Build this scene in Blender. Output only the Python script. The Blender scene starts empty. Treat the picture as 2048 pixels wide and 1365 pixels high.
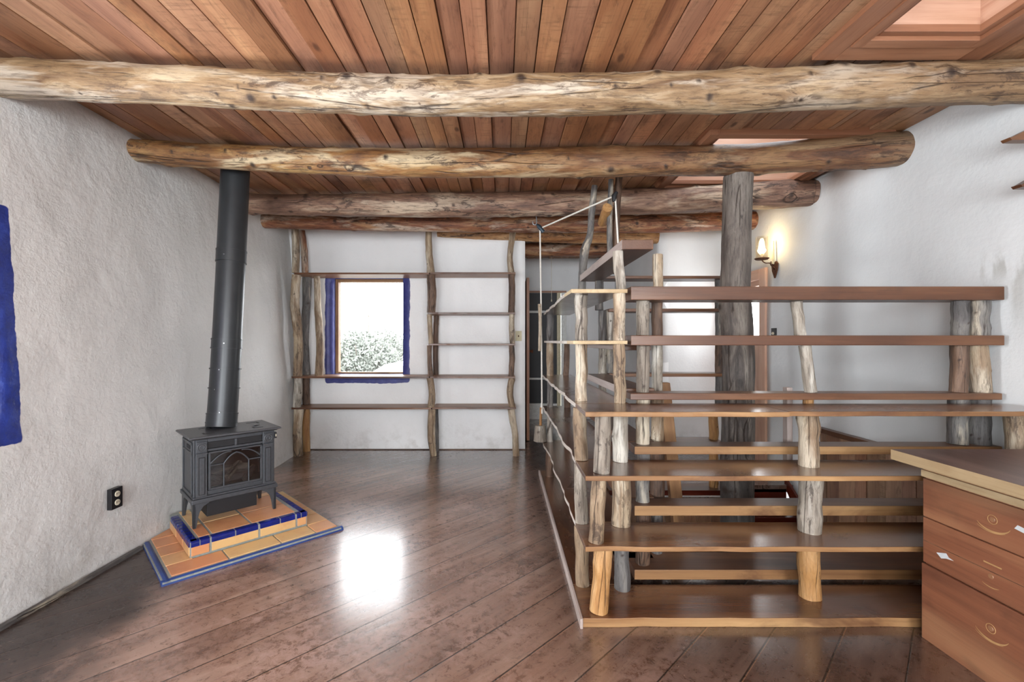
import bpy, math, random
from mathutils import Vector, noise, Matrix
random.seed(7)
C = bpy.context.scene
col = C.collection
F = 900.0          # focal length in pixels of the 2048 wide frame
CH = 1.25          # camera height

# ------------------------------------------------------------------ camera, world, light, exposure
cam_d = bpy.data.cameras.new('camera'); cam = bpy.data.objects.new('camera', cam_d); col.objects.link(cam)
cam.location = (0, 0, CH); cam.rotation_euler = (math.pi/2, 0, 0)
cam_d.sensor_width = 36; cam_d.lens = F/2048*36; cam_d.shift_x = 19/2048; cam_d.clip_start = 0.05; cam_d.clip_end = 200
C.camera = cam
C.view_settings.view_transform = 'Standard'; C.view_settings.look = 'None'
C.view_settings.exposure = 0.3; C.view_settings.gamma = 1; C.view_settings.use_curve_mapping = False

w = bpy.data.worlds.new('sky'); C.world = w; w.use_nodes = True
bgn = w.node_tree.nodes['Background']; bgn.inputs[0].default_value = (0.93, 0.97, 1.0, 1); bgn.inputs[1].default_value = 8.0

def area(name, loc, rot, sx, sy, power, color=(1, 1, 1)):
    l = bpy.data.lights.new(name, 'AREA'); l.shape = 'RECTANGLE'; l.size = sx; l.size_y = sy; l.energy = power; l.color = color
    o = bpy.data.objects.new(name, l); col.objects.link(o); o.location = loc; o.rotation_euler = rot
    return o
R = math.radians
# daylight in the left window and skylights; rear openings unseen, made large for fill
area('daylight_rear_fill', (-1.1, -2.42, 1.45), (R(90), 0, 0), 1.7, 1.5, 104, (.93, .97, 1))
area('daylight_rear_fill', (1.3, -2.42, 1.45), (R(90), 0, 0), 1.5, 1.5, 90, (.93, .97, 1))
area('daylight_left_window', (-2.62, 1.55, 1.33), (0, R(-90), 0), 0.85, .8, 55, (.95, .98, 1))
area('daylight_skylight', (1.81, 1.45, 3.15), (0, 0, 0), .5, .9, 16, (.95, .98, 1))
area('daylight_skylight', (1.88, 3.32, 3.15), (0, 0, 0), .8, .7, 24, (.95, .98, 1))
area('daylight_door', (2.9, 4.7, 1.5), (0, R(90), 0), .8, .6, 4, (1, 1, 1))

# ------------------------------------------------------------------ node helpers and materials
def srgb(h):
    if isinstance(h, str):
        h = [int(h[i:i+2], 16)/255 for i in (0, 2, 4)]
    return tuple(((c/12.92) if c <= .04045 else ((c+.055)/1.055)**2.4) for c in h) + (1,)

class NT:
    def __init__(s, name):
        s.m = bpy.data.materials.new(name); s.m.use_nodes = True; s.t = s.m.node_tree; s.n = s.t.nodes; s.l = s.t.links
        s.b = s.n['Principled BSDF']
    def new(s, typ, **k):
        n = s.n.new(typ)
        for a, v in k.items(): setattr(n, a, v)
        return n
    def link(s, a, b): s.l.new(a, b)
    def inp(s, n, i, v):
        if hasattr(v, 'is_output') or isinstance(v, bpy.types.NodeSocket): s.l.new(v, n.inputs[i])
        else: n.inputs[i].default_value = v
    def math(s, op, a, b=None, c=None, clamp=False):
        n = s.new('ShaderNodeMath', operation=op, use_clamp=clamp)
        s.inp(n, 0, a)
        if b is not None: s.inp(n, 1, b)
        if c is not None: s.inp(n, 2, c)
        return n.outputs[0]
    def mapping(s, vec, scale=(1, 1, 1), rot=(0, 0, 0), loc=(0, 0, 0)):
        n = s.new('ShaderNodeMapping'); s.link(vec, n.inputs[0])
        n.inputs['Location'].default_value = loc; n.inputs['Rotation'].default_value = rot; n.inputs['Scale'].default_value = scale
        return n.outputs[0]
    def noise(s, vec, scale, detail=4, rough=.55, dist=0):
        n = s.new('ShaderNodeTexNoise'); s.link(vec, n.inputs['Vector'])
        n.inputs['Scale'].default_value = scale; n.inputs['Detail'].default_value = detail
        n.inputs['Roughness'].default_value = rough; n.inputs['Distortion'].default_value = dist
        return n.outputs['Fac']
    def ramp(s, fac, stops):
        n = s.new('ShaderNodeValToRGB'); s.link(fac, n.inputs[0]); e = n.color_ramp.elements
        while len(e) < len(stops): e.new(.5)
        for el, (p, c) in zip(e, stops): el.position = p; el.color = c
        return n.outputs[0]
    def step(s, fac, lo, hi):
        n = s.new('ShaderNodeMapRange'); n.interpolation_type = 'SMOOTHSTEP'; s.link(fac, n.inputs[0])
        n.inputs[1].default_value = lo; n.inputs[2].default_value = hi
        return n.outputs[0]
    def mix(s, fac, a, b, mode='MIX'):
        n = s.new('ShaderNodeMix', data_type='RGBA', blend_type=mode)
        s.inp(n, 0, fac); s.inp(n, 6, a); s.inp(n, 7, b)
        return n.outputs[2]
    def bump(s, h, strength=.3, dist=.01):
        n = s.new('ShaderNodeBump'); s.link(h, n.inputs['Height']); n.inputs['Strength'].default_value = strength; n.inputs['Distance'].default_value = dist
        s.link(n.outputs[0], s.b.inputs['Normal'])
    def attr(s, name):
        return s.new('ShaderNodeAttribute', attribute_name=name)
    def obj(s): return s.new('ShaderNodeTexCoord').outputs['Object']

def m_plain(name, c, rough=.5, metal=0, noise_amt=.12, nscale=30, bump=0):
    t = NT(name); c = srgb(c) if isinstance(c, str) else c
    v = t.obj(); n = t.noise(v, nscale, 4)
    d = tuple(x*(1-noise_amt) for x in c[:3])+(1,); e = tuple(min(1, x*(1+noise_amt)) for x in c[:3])+(1,)
    t.link(t.ramp(n, [(.3, d), (.7, e)]), t.b.inputs['Base Color'])
    t.b.inputs['Roughness'].default_value = rough; t.b.inputs['Metallic'].default_value = metal
    if bump: t.bump(n, bump, .004)
    return t.m

def m_log(name, c1, c2, c3, dark, dark_amt=.5, rough=.55, white=None, white_amt=.5, crack=1.0, fine=.6, far=None):
    """bark-stripped log: c1..c3 from dark to light, patches of old bark, checks and knots; far = colour the wood turns to along its length"""
    t = NT(name); a = t.attr('rest').outputs['Vector']
    n1 = t.noise(t.mapping(a, (11, 11, 2.2)), 1, 6, .66, .8)
    base = t.ramp(n1, [(.32, srgb(c1)), (.5, srgb(c2)), (.64, srgb(c3))])
    if far:
        al = t.attr('along').outputs['Fac']
        fm = t.step(t.math('MULTIPLY_ADD', t.math('SUBTRACT', n1, .5), .9, al), far[1], far[2])
        base = t.mix(t.math('MULTIPLY', fm, .8), base, t.ramp(n1, [(.34, srgb(far[0][0])), (.5, srgb(far[0][1])), (.66, srgb(far[0][2]))]))
    if white:
        n4 = t.noise(t.mapping(a, (7, 7, 1.4), loc=(3, 8, 5)), 1, 5, .62, .4)
        wf = t.math('MULTIPLY', t.step(n4, .58-.25*white_amt, .70-.25*white_amt), .85)
        if far: wf = t.math('MULTIPLY', wf, t.math('MULTIPLY_ADD', fm, -.75, 1))
        base = t.mix(wf, base, srgb(white))
    n2 = t.noise(t.mapping(a, (90, 90, 9)), 1, 6, .7, .5)
    base = t.mix(t.math('MULTIPLY', t.step(n2, .48, .66), fine), base, srgb(dark))
    n5 = t.noise(t.mapping(a, (5, 5, 1.6), loc=(1, 4, 3)), 1, 4, .6, .6)
    base = t.mix(t.math('MULTIPLY', t.step(n5, .5, .72), .45*dark_amt+.1), base, srgb(c1))
    n3 = t.noise(t.mapping(a, (24, 24, 8), loc=(7, 2, 1)), 1, 7, .74, .5)
    gate = t.step(n5, .42, .6)
    base = t.mix(t.math('MULTIPLY', t.math('MULTIPLY', t.step(n3, .64-.18*dark_amt, .70-.18*dark_amt), gate), .75), base, srgb(dark))
    vo = t.new('ShaderNodeTexVoronoi', feature='DISTANCE_TO_EDGE')
    t.link(t.mapping(a, (10, 10, .42), rot=(.03, .02, 0)), vo.inputs['Vector']); vo.inputs['Scale'].default_value = 1
    cr = t.math('MULTIPLY', t.math('SUBTRACT', 1, t.step(vo.outputs['Distance'], 0, .02)), t.step(n5, .46, .52))
    base = t.mix(t.math('MULTIPLY', cr, .85*crack), base, srgb('2a1c14'))
    kn = t.attr('knot').outputs['Fac']
    base = t.mix(t.math('MULTIPLY', t.step(kn, .15, .9), .95), base, srgb('2e1e16'))
    t.link(base, t.b.inputs['Base Color']); t.b.inputs['Roughness'].default_value = rough
    h = t.math('SUBTRACT', t.math('ADD', n2, t.math('MULTIPLY', n3, 1.3)), t.math('MULTIPLY', cr, 1.2))
    t.bump(h, .6, .007)
    return t.m

def m_board(name, c1, c2, c3, rough=.35, var=.25, dark='2a1710', dark_amt=.3, knots=True, coat=0, haze=None, island=False, rvar=.15, bmp=.2):
    """sawn board: grain along rest z"""
    t = NT(name); a = t.attr('rest').outputs['Vector']
    n1 = t.noise(t.mapping(a, (7, 7, .7)), 1, 4, .55, .5)
    base = t.ramp(n1, [(.28, srgb(c1)), (.5, srgb(c2)), (.72, srgb(c3))])
    n2 = t.noise(t.mapping(a, (130, 130, 3.5)), 1, 4, .6)
    base = t.mix(t.math('MULTIPLY', t.step(n2, .48, .75), .3), base, srgb(dark))
    n3 = t.noise(t.mapping(a, (4, 4, 2.2), loc=(4, 1, 9)), 1, 5, .62, .3)
    base = t.mix(t.math('MULTIPLY', t.step(n3, .52, .74), dark_amt), base, srgb(dark))
    if knots:
        vo = t.new('ShaderNodeTexVoronoi'); t.link(t.mapping(a, (5, .3, 2.1)), vo.inputs['Vector']); vo.inputs['Scale'].default_value = 1
        base = t.mix(t.math('MULTIPLY', t.math('SUBTRACT', 1, t.step(vo.outputs['Distance'], .045, .10)), .7), base, srgb(dark))
    if island:
        g = t.new('ShaderNodeNewGeometry').outputs['Random Per Island']
        hs = t.new('ShaderNodeHueSaturation'); t.link(base, hs.inputs['Color'])
        t.link(t.math('MULTIPLY_ADD', g, var*2, 1-var), hs.inputs['Value'])
        g2 = t.math('FRACT', t.math('MULTIPLY', g, 17.3)); t.link(t.math('MULTIPLY_ADD', g2, .012, .494), hs.inputs['Hue'])
        t.link(t.math('MULTIPLY_ADD', t.math('FRACT', t.math('MULTIPLY', g, 7.7)), .14, .78), hs.inputs['Saturation'])
        base = hs.outputs[0]
    if island:
        sw_ = t.noise(t.mapping(a, (9, 9, 60), rot=(.5, .3, 0)), 1, 3, .6)
        base = t.mix(t.math('MULTIPLY', t.math('MULTIPLY', t.step(sw_, .5, .68), t.step(n1, .48, .6)), .3), base, srgb(dark))
        n6 = t.noise(t.mapping(a, (30, 30, 7)), 1, 6, .75, .4)
        base = t.mix(t.math('MULTIPLY', t.step(n6, .5, .68), .4), base, srgb(dark))
    if haze:
        n5 = t.noise(t.mapping(a, (3, 3, 1), loc=(9, 9, 2)), 1, 3, .5)
        base = t.mix(t.math('MULTIPLY', t.step(n5, .45, .7), haze[1]), base, srgb(haze[0]))
    t.link(base, t.b.inputs['Base Color']); t.b.inputs['Coat Weight'].default_value = coat; t.b.inputs['Coat Roughness'].default_value = .22
    t.link(t.math('MULTIPLY_ADD', n3, rvar, rough-rvar/2), t.b.inputs['Roughness'])
    t.bump(t.math('ADD', n2, n1), bmp, .003)
    return t.m

def m_plaster(name, c=(.74, .735, .725), coarse=.5, blue=None, axis=1, stains=False, bluec=('14246e', '20378f', '3450a8')):
    """white plaster; blue = (centre a, centre z, half a, half z) painted surround"""
    t = NT(name); v = t.obj()
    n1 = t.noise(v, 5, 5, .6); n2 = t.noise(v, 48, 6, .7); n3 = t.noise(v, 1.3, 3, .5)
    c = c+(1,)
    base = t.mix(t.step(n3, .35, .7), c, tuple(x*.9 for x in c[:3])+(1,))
    base = t.mix(t.math('MULTIPLY', t.step(n2, .55, .8), .16), base, (.5, .48, .46, 1))
    sep = t.new('ShaderNodeSeparateXYZ'); t.link(v, sep.inputs[0])
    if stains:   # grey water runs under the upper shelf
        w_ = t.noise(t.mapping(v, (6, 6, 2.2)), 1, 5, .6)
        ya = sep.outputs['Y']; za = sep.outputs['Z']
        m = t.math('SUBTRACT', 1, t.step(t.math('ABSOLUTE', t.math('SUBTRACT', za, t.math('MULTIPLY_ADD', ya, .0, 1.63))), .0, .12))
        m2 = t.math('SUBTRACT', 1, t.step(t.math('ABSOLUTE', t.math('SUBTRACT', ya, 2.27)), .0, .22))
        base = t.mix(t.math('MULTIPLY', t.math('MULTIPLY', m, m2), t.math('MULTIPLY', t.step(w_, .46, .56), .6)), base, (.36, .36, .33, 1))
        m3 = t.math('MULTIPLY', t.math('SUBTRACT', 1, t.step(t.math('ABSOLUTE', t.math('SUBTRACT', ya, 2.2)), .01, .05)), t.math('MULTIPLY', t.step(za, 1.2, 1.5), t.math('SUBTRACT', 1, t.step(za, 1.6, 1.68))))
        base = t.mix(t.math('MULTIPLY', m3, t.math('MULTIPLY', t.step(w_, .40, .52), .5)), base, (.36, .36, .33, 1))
    # patchy duller tone, stronger towards the wall foot
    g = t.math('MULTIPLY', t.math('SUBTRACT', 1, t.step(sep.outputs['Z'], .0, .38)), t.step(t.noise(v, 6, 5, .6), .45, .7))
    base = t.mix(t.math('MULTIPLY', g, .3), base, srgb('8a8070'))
    rough = .85
    if blue:
        ca, cz, ha, hz = blue
        da = t.math('SUBTRACT', t.math('ABSOLUTE', t.math('SUBTRACT', sep.outputs[axis], ca)), ha)
        dz = t.math('SUBTRACT', t.math('ABSOLUTE', t.math('SUBTRACT', sep.outputs['Z'], cz)), hz)
        sm = t.new('ShaderNodeMath', operation='SMOOTH_MAX'); t.link(da, sm.inputs[0]); t.link(dz, sm.inputs[1]); sm.inputs[2].default_value = .05
        d = t.math('ADD', sm.outputs[0], t.math('MULTIPLY', t.math('SUBTRACT', t.noise(v, 9, 3), .5), .035))
        mask = t.math('SUBTRACT', 1, t.step(d, -.002, .002))
        bl = t.ramp(t.noise(v, 14, 5, .6), [(.3, srgb(bluec[0])), (.6, srgb(bluec[1])), (.75, srgb(bluec[2]))])
        base = t.mix(mask, base, bl)
        t.link(t.math('MULTIPLY_ADD', mask, -.4, .85), t.b.inputs['Roughness'])
    else: t.b.inputs['Roughness'].default_value = rough
    t.link(base, t.b.inputs['Base Color'])
    t.bump(t.math('ADD', t.math('MULTIPLY', n1, 2.2), t.math('MULTIPLY', t.math('MULTIPLY', n2, .55), t.step(t.noise(v, 2.2, 3), .3, .6))), coarse, .014)
    return t.m

def m_floor():
    t = NT('worn_plank_floor'); v = t.obj()
    r = t.mapping(v, rot=(0, 0, R(-44.5)))       # boards run at 45 degrees to the walls
    sep = t.new('ShaderNodeSeparateXYZ'); t.link(r, sep.inputs[0])
    W = .212
    q = t.math('DIVIDE', t.math('ADD', sep.outputs['Y'], .07), W)
    idx = t.math('FLOOR', q); fr = t.math('FRACT', q)
    wn = t.new('ShaderNodeTexWhiteNoise', noise_dimensions='1D'); t.link(idx, wn.inputs['W'])
    # offset grain per board
    comb = t.new('ShaderNodeCombineXYZ'); t.link(t.math('MULTIPLY_ADD', wn.outputs['Value'], 9, sep.outputs['X']), comb.inputs[0])
    t.link(sep.outputs['Y'], comb.inputs[1]); t.link(wn.outputs['Value'], comb.inputs[2]); g = comb.outputs[0]
    n1 = t.noise(t.mapping(g, (1.6, 11, 1)), 1, 6, .65, .6)
    n2 = t.noise(t.mapping(g, (7, 90, 1)), 1, 5, .7)
    n3 = t.noise(v, 2.0, 5, .6, .3)
    n4 = t.noise(v, 26, 8, .8, .5)
    base = t.ramp(n1, [(.28, srgb('64473a')), (.5, srgb('8c6b5a')), (.7, srgb('aa8b7a'))])
    base = t.mix(t.math('MULTIPLY', t.step(n2, .5, .78), .45), base, srgb('2c1b15'))
    base = t.mix(t.math('MULTIPLY', t.step(t.math('MULTIPLY_ADD', n4, .6, t.math('MULTIPLY', n3, .4)), .50, .60), .6), base, srgb('b8968a'))
    base = t.mix(t.math('MULTIPLY', t.step(t.math('SUBTRACT', 1, n4), .54, .64), .5), base, srgb('3a261e'))
    base = t.mix(t.math('MULTIPLY', t.step(t.noise(v, 1.1, 6, .66, .5), .53, .66), .55), base, srgb('30231c'))
    base = t.mix(t.math('MULTIPLY_ADD', wn.outputs['Value'], .22, 0), base, srgb('3a2820'))
    # black old stain by the left wall, darker red-brown towards the back wall
    s0 = t.new('ShaderNodeSeparateXYZ'); t.link(v, s0.inputs[0])
    d = t.math('ADD', t.math('SUBTRACT', s0.outputs['X'], t.math('MULTIPLY_ADD', s0.outputs['Y'], -.10, -1.44)), t.math('MULTIPLY', t.math('SUBTRACT', n3, .5), .9))
    mk = t.math('MULTIPLY', t.math('SUBTRACT', 1, t.step(d, -.22, .12)), t.math('SUBTRACT', 1, t.step(s0.outputs['Y'], 2.7, 3.1)))
    base = t.mix(t.math('MULTIPLY', mk, .86), base, srgb('1f1c1c'))
    t.link(t.math('MULTIPLY_ADD', mk, -.8, .9), t.b.inputs['Coat Weight'])
    mk2 = t.math('MULTIPLY', t.step(t.math('ADD', s0.outputs['Y'], t.math('MULTIPLY', n3, .6)), 4.5, 4.95), .75)
    base = t.mix(mk2, base, srgb('2c1710'))
    mk3 = t.math('MULTIPLY', t.step(t.math('ADD', s0.outputs['X'], t.math('MULTIPLY', n3, .5)), .32, .62), t.step(s0.outputs['Y'], 1.2, 2.2))
    base = t.mix(t.math('MULTIPLY', mk3, .55), base, srgb('2a2019'))
    mk4 = t.math('MULTIPLY', t.step(t.math('ADD', s0.outputs['X'], t.math('MULTIPLY', n3, .9)), .7, 1.5), t.math('SUBTRACT', 1, t.step(s0.outputs['Y'], 2.4, 2.6)))
    base = t.mix(t.math('MULTIPLY', mk4, .5), base, srgb('2a1c16'))
    # pale flakes
    vo = t.new('ShaderNodeTexVoronoi'); t.link(t.mapping(g, (26, 60, 1)), vo.inputs['Vector']); vo.inputs['Scale'].default_value = 1
    fl = t.math('MULTIPLY', t.math('SUBTRACT', 1, t.step(vo.outputs['Distance'], .04, .12)), t.step(n3, .5, .65))
    base = t.mix(t.math('MULTIPLY', fl, .7), base, srgb('c4a894'))
    # grooves
    e = t.math('MINIMUM', fr, t.math('SUBTRACT', 1, fr))
    gr = t.math('SUBTRACT', 1, t.step(e, .006, .022))
    base = t.mix(t.math('MULTIPLY', gr, .9), base, srgb('1c110c'))
    hl = t.math('MULTIPLY', t.math('SUBTRACT', 1, t.step(t.math('ABSOLUTE', t.math('SUBTRACT', fr, .972)), .0, .008)), t.step(t.noise(v, 1.4, 3), .45, .55))
    base = t.mix(t.math('MULTIPLY', hl, .5), base, srgb('c08a64'))
    t.link(base, t.b.inputs['Base Color'])
    t.link(t.math('ADD', t.math('MULTIPLY_ADD', n4, .26, .10), t.math('MULTIPLY', n1, .12)), t.b.inputs['Roughness'])
    t.b.inputs['Coat Weight'].default_value = .9; t.b.inputs['Coat Roughness'].default_value = .17; t.b.inputs['Coat IOR'].default_value = 1.7
    t.b.inputs['Specular IOR Level'].default_value = .6
    h = t.math('SUBTRACT', t.math('ADD', t.math('MULTIPLY', n1, 1.0), t.math('MULTIPLY', n4, .25)), t.math('MULTIPLY', gr, 1.0))
    t.bump(h, .35, .006)
    return t.m

def m_glass(name, tint=(1, 1, 1, 1), refl=.08):
    t = NT(name); t.n.remove(t.b); out = t.n['Material Output']
    a = t.new('ShaderNodeBsdfTransparent'); a.inputs[0].default_value = tint
    b = t.new('ShaderNodeBsdfGlossy'); b.inputs[1].default_value = .03
    mx = t.new('ShaderNodeMixShader'); mx.inputs[0].default_value = refl
    t.link(a.outputs[0], mx.inputs[1]); t.link(b.outputs[0], mx.inputs[2]); t.link(mx.outputs[0], out.inputs[0])
    return t.m
def m_emit(name, c, s):
    t = NT(name); t.b.inputs['Base Color'].default_value = c; t.b.inputs['Emission Color'].default_value = c; t.b.inputs['Emission Strength'].default_value = s
    return t.m

M = {}
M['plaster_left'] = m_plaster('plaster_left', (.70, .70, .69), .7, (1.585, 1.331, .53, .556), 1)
M['plaster_back'] = m_plaster('plaster_back', (.86, .865, .87), .3, (-1.556, 1.39, .487, .625), 0, bluec=('2c3070', '3c4284', '50589a'))  # surround blue mixed paler to carry the glare of the window
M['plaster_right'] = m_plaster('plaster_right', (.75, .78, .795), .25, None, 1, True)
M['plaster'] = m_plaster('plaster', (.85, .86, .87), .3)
M['floor'] = m_floor()
M['ceiling'] = m_board('ceiling_plank', '86502a', 'a2683a', 'bc8450', .5, .17, '3c2014', .66, True, island=True, bmp=.35)
M['cedar'] = m_board('cedar_trim', '7a5038', '92644a', 'a87a5e', .4, .2, '4a2212', .15, False)
M['cedar_light'] = m_board('cedar_shaft', 'b48c72', 'c49c84', 'd2ae98', .45, .2, '8a4a30', .1, False)
M['beam_pale'] = m_log('beam_pale', '6e5238', '9c805e', 'c2ae90', '443022', .7, .55, 'd0c4b2', .45, far=(('5e4632', '86684a', 'aa8c66'), .5, 1.0))
M['beam_amber'] = m_log('beam_amber', '64422a', '93693f', 'bd9860', '38261c', .7, .48, 'd8c6a2', .3, far=(('40261a', '6c4630', '8e6a4c'), .3, .75))
M['beam_brown'] = m_log('beam_brown', '5c4236', '866654', 'ab8c74', '2e201a', .7, .5, 'c8b49c', .2)
M['beam_red'] = m_log('beam_red', '5e3422', '8e5a3e', 'b48a64', '2e1a12', .7, .45, 'd6c4b0', .25)
M['beam_orange'] = m_log('beam_orange', '80502e', 'ae7e50', 'cca274', '3c2214', .6, .45, 'e0c090', .2)
M['column'] = m_log('column_log', '38322f', '4c4643', '605a56', '1e1a19', .3, .6, None, 0, 1.0, .5, far=(('584e48', '766c64', '928a80'), .45, .8))
M['post_grey'] = m_log('post_grey', '6c6056', '938a7e', 'b8b0a4', '352c26', .6, .6, 'cfcac0', .4, 1.0, .5)
M['post_tan'] = m_log('post_tan', '6a5540', '907a62', 'b6a48a', '3a2a20', .62, .55, 'ccc0ac', .3, 1.0, .5)
M['post_orange'] = m_log('post_orange', '8c5c34', 'b08350', 'c8a070', '5a3c24', .4, .5, None, 0, .8, .3)
M['post_dark'] = m_log('post_dark', '3c2a20', '5a4232', '7c6250', '1e1612', .6, .55, None, 0, .8)
M['post_slate'] = m_log('post_slate', '484544', '646160', '84807a', '2a2624', .5, .6, 'c8bca8', .2)
M['shelf'] = m_board('shelf_varnish', '462a1c', '64402a', '84603f', .24, .2, '2c1a12', .6, False, coat=.7, haze=('746860', .45), rvar=.3)
M['plank'] = m_board('thick_plank', '42281a', '5c3a26', '7a5438', .34, .2, '2a1712', .5, True, haze=('7e6450', .15))
M['raw'] = m_board('raw_edge', '6e4a2c', '906a44', 'b08c60', .55, .2, '4a2614', .8, True)
M['raw_light'] = m_board('raw_light', '948060', 'ac9674', 'c2ae8c', .6, .2, '7a5a34', .4, False)
M['bark'] = m_board('live_edge', '8c847a', 'b4aca4', 'd0cac4', .7, .2, '4c443c', .4, False)
M['weathered'] = m_board('weathered_plank', '8e807a', 'a89a94', 'bdb0aa', .6, .2, '54463e', .3, False)
M['back_shelf'] = m_board('back_shelf', '6a4830', '8a6246', 'a67e60', .4, .2, '3a2418', .4, False)
M['desk'] = m_board('desk_redwood', '6c4230', '85543c', '9c6c4e', .45, .2, '3c241a', .6, False, haze=('b08c68', .45))
M['desk_top'] = m_board('desk_top', '4e3a32', '66504a', '7a6258', .35, .2, '2c1e1a', .35, False)
M['scratch'] = m_plain('worn_finish', 'b08a5c', .6)
M['paintfleck'] = m_plain('paint_fleck', 'c9d0d4', .6)
M['stair_red'] = m_board('stair_red', '3a120c', '541f14', '6e3020', .25, .2, '1c0a08', .4, False)
M['wainscot'] = m_board('wainscot', '7a4c30', '9a6c48', 'b48a64', .5, .3, '3a2014', .45, True, island=True)
M['iron'] = m_plain('black_iron', '484b50', .38, .3, .12, 60, .05)
M['iron_top'] = m_plain('stove_top_iron', '54565a', .36, .3, .1, 80, .05)
M['iron_black'] = m_plain('matt_black', '16161a', .6, 0, .2)
M['pipe'] = m_plain('stove_pipe_paint', '34373a', .36, .3, .08, 12)
M['firebox'] = m_plain('firebox', '141312', .9)
M['ash_log'] = m_log('ash_log', '4a3c34', '78685c', 'a89684', '1c1614', .5, .8, 'd8c4a0', .4)
M['lamp_glass'] = m_glass('lamp_glass', (1, .98, .94, 1), .14)
M['glass_dark'] = m_glass('stove_glass', (.62, .64, .68, 1), .07)
M['glass'] = m_glass('window_glass', (1, 1, 1, 1), .04)
M['skylight_glass'] = m_glass('skylight_dimming_glass', (.42, .43, .44, 1), .05)  # grey tint added to dim the sky light coming down the shafts
M['terracotta'] = None
M['grout'] = m_plain('grout', '8f948f', .8, 0, .15, 60, .2)
M['blue_tile'] = m_plain('blue_glaze', '14206e', .12, 0, .35, 20)
M['blue_border'] = m_plain('blue_border_glaze', '24407e', .42, 0, .25, 14)
M['black_plate'] = m_plain('black_plate', '1a1a1e', .4)
M['ivory'] = m_plain('ivory', 'cfc8b4', .4)
M['rope'] = m_plain('rope', 'dcd8d0', .8, 0, .1, 200)
M['steel'] = m_plain('steel', '9a9ca0', .35, .9)
M['dark_steel'] = m_plain('dark_steel', '34404a', .45, .6)
M['rust'] = m_plain('rusted_iron', '5a3622', .7, .4, .4, 60, .2)
M['white_paint'] = m_plain('white_paint', 'dcdedc', .5)
M['cream'] = m_plain('cream_paint', 'c9c0a0', .5)
M['darkdoor'] = m_plain('dark_door', '1e1e22', .5, 0, .15, 5)
M['stone'] = m_plain('pale_stone', 'a8a498', .35, 0, .3, 14, .2)
M['leaf'] = m_plain('pale_leaf', '7e827a', .5, 0, .4, 3)
M['bark_out'] = m_plain('branch', '6a645c', .8)
M['car_paint'] = m_plain('white_car_paint', 'd8dadc', .25)
M['tyre'] = m_plain('tyre', '202020', .8)
M['carglass'] = m_plain('car_window', '6a727a', .15)
M['gravel'] = m_plain('gravel', '9a958a', .9, 0, .2, 8)
M['frosted'] = m_plain('slate_metal', '6c6f74', .4, .6)
def m_tile():
    t = NT('terracotta_tile'); g = t.new('ShaderNodeNewGeometry').outputs['Random Per Island']; v = t.obj()
    a = t.ramp(g, [(0, srgb('cc9668')), (.3, srgb('cf8e64')), (.55, srgb('d8aa78')), (.8, srgb('d4b47c')), (1, srgb('d09c78'))])
    n = t.noise(v, 9, 5, .6)
    a = t.mix(t.math('MULTIPLY', t.step(n, .45, .7), .4), a, srgb('b87450'))
    n2 = t.noise(v, 4, 3, .6)
    a = t.mix(t.math('MULTIPLY', t.step(n2, .5, .75), .5), a, srgb('d8b878'))
    t.link(a, t.b.inputs['Base Color']); t.b.inputs['Roughness'].default_value = .3
    return t.m
M['terracotta'] = m_tile()

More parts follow.
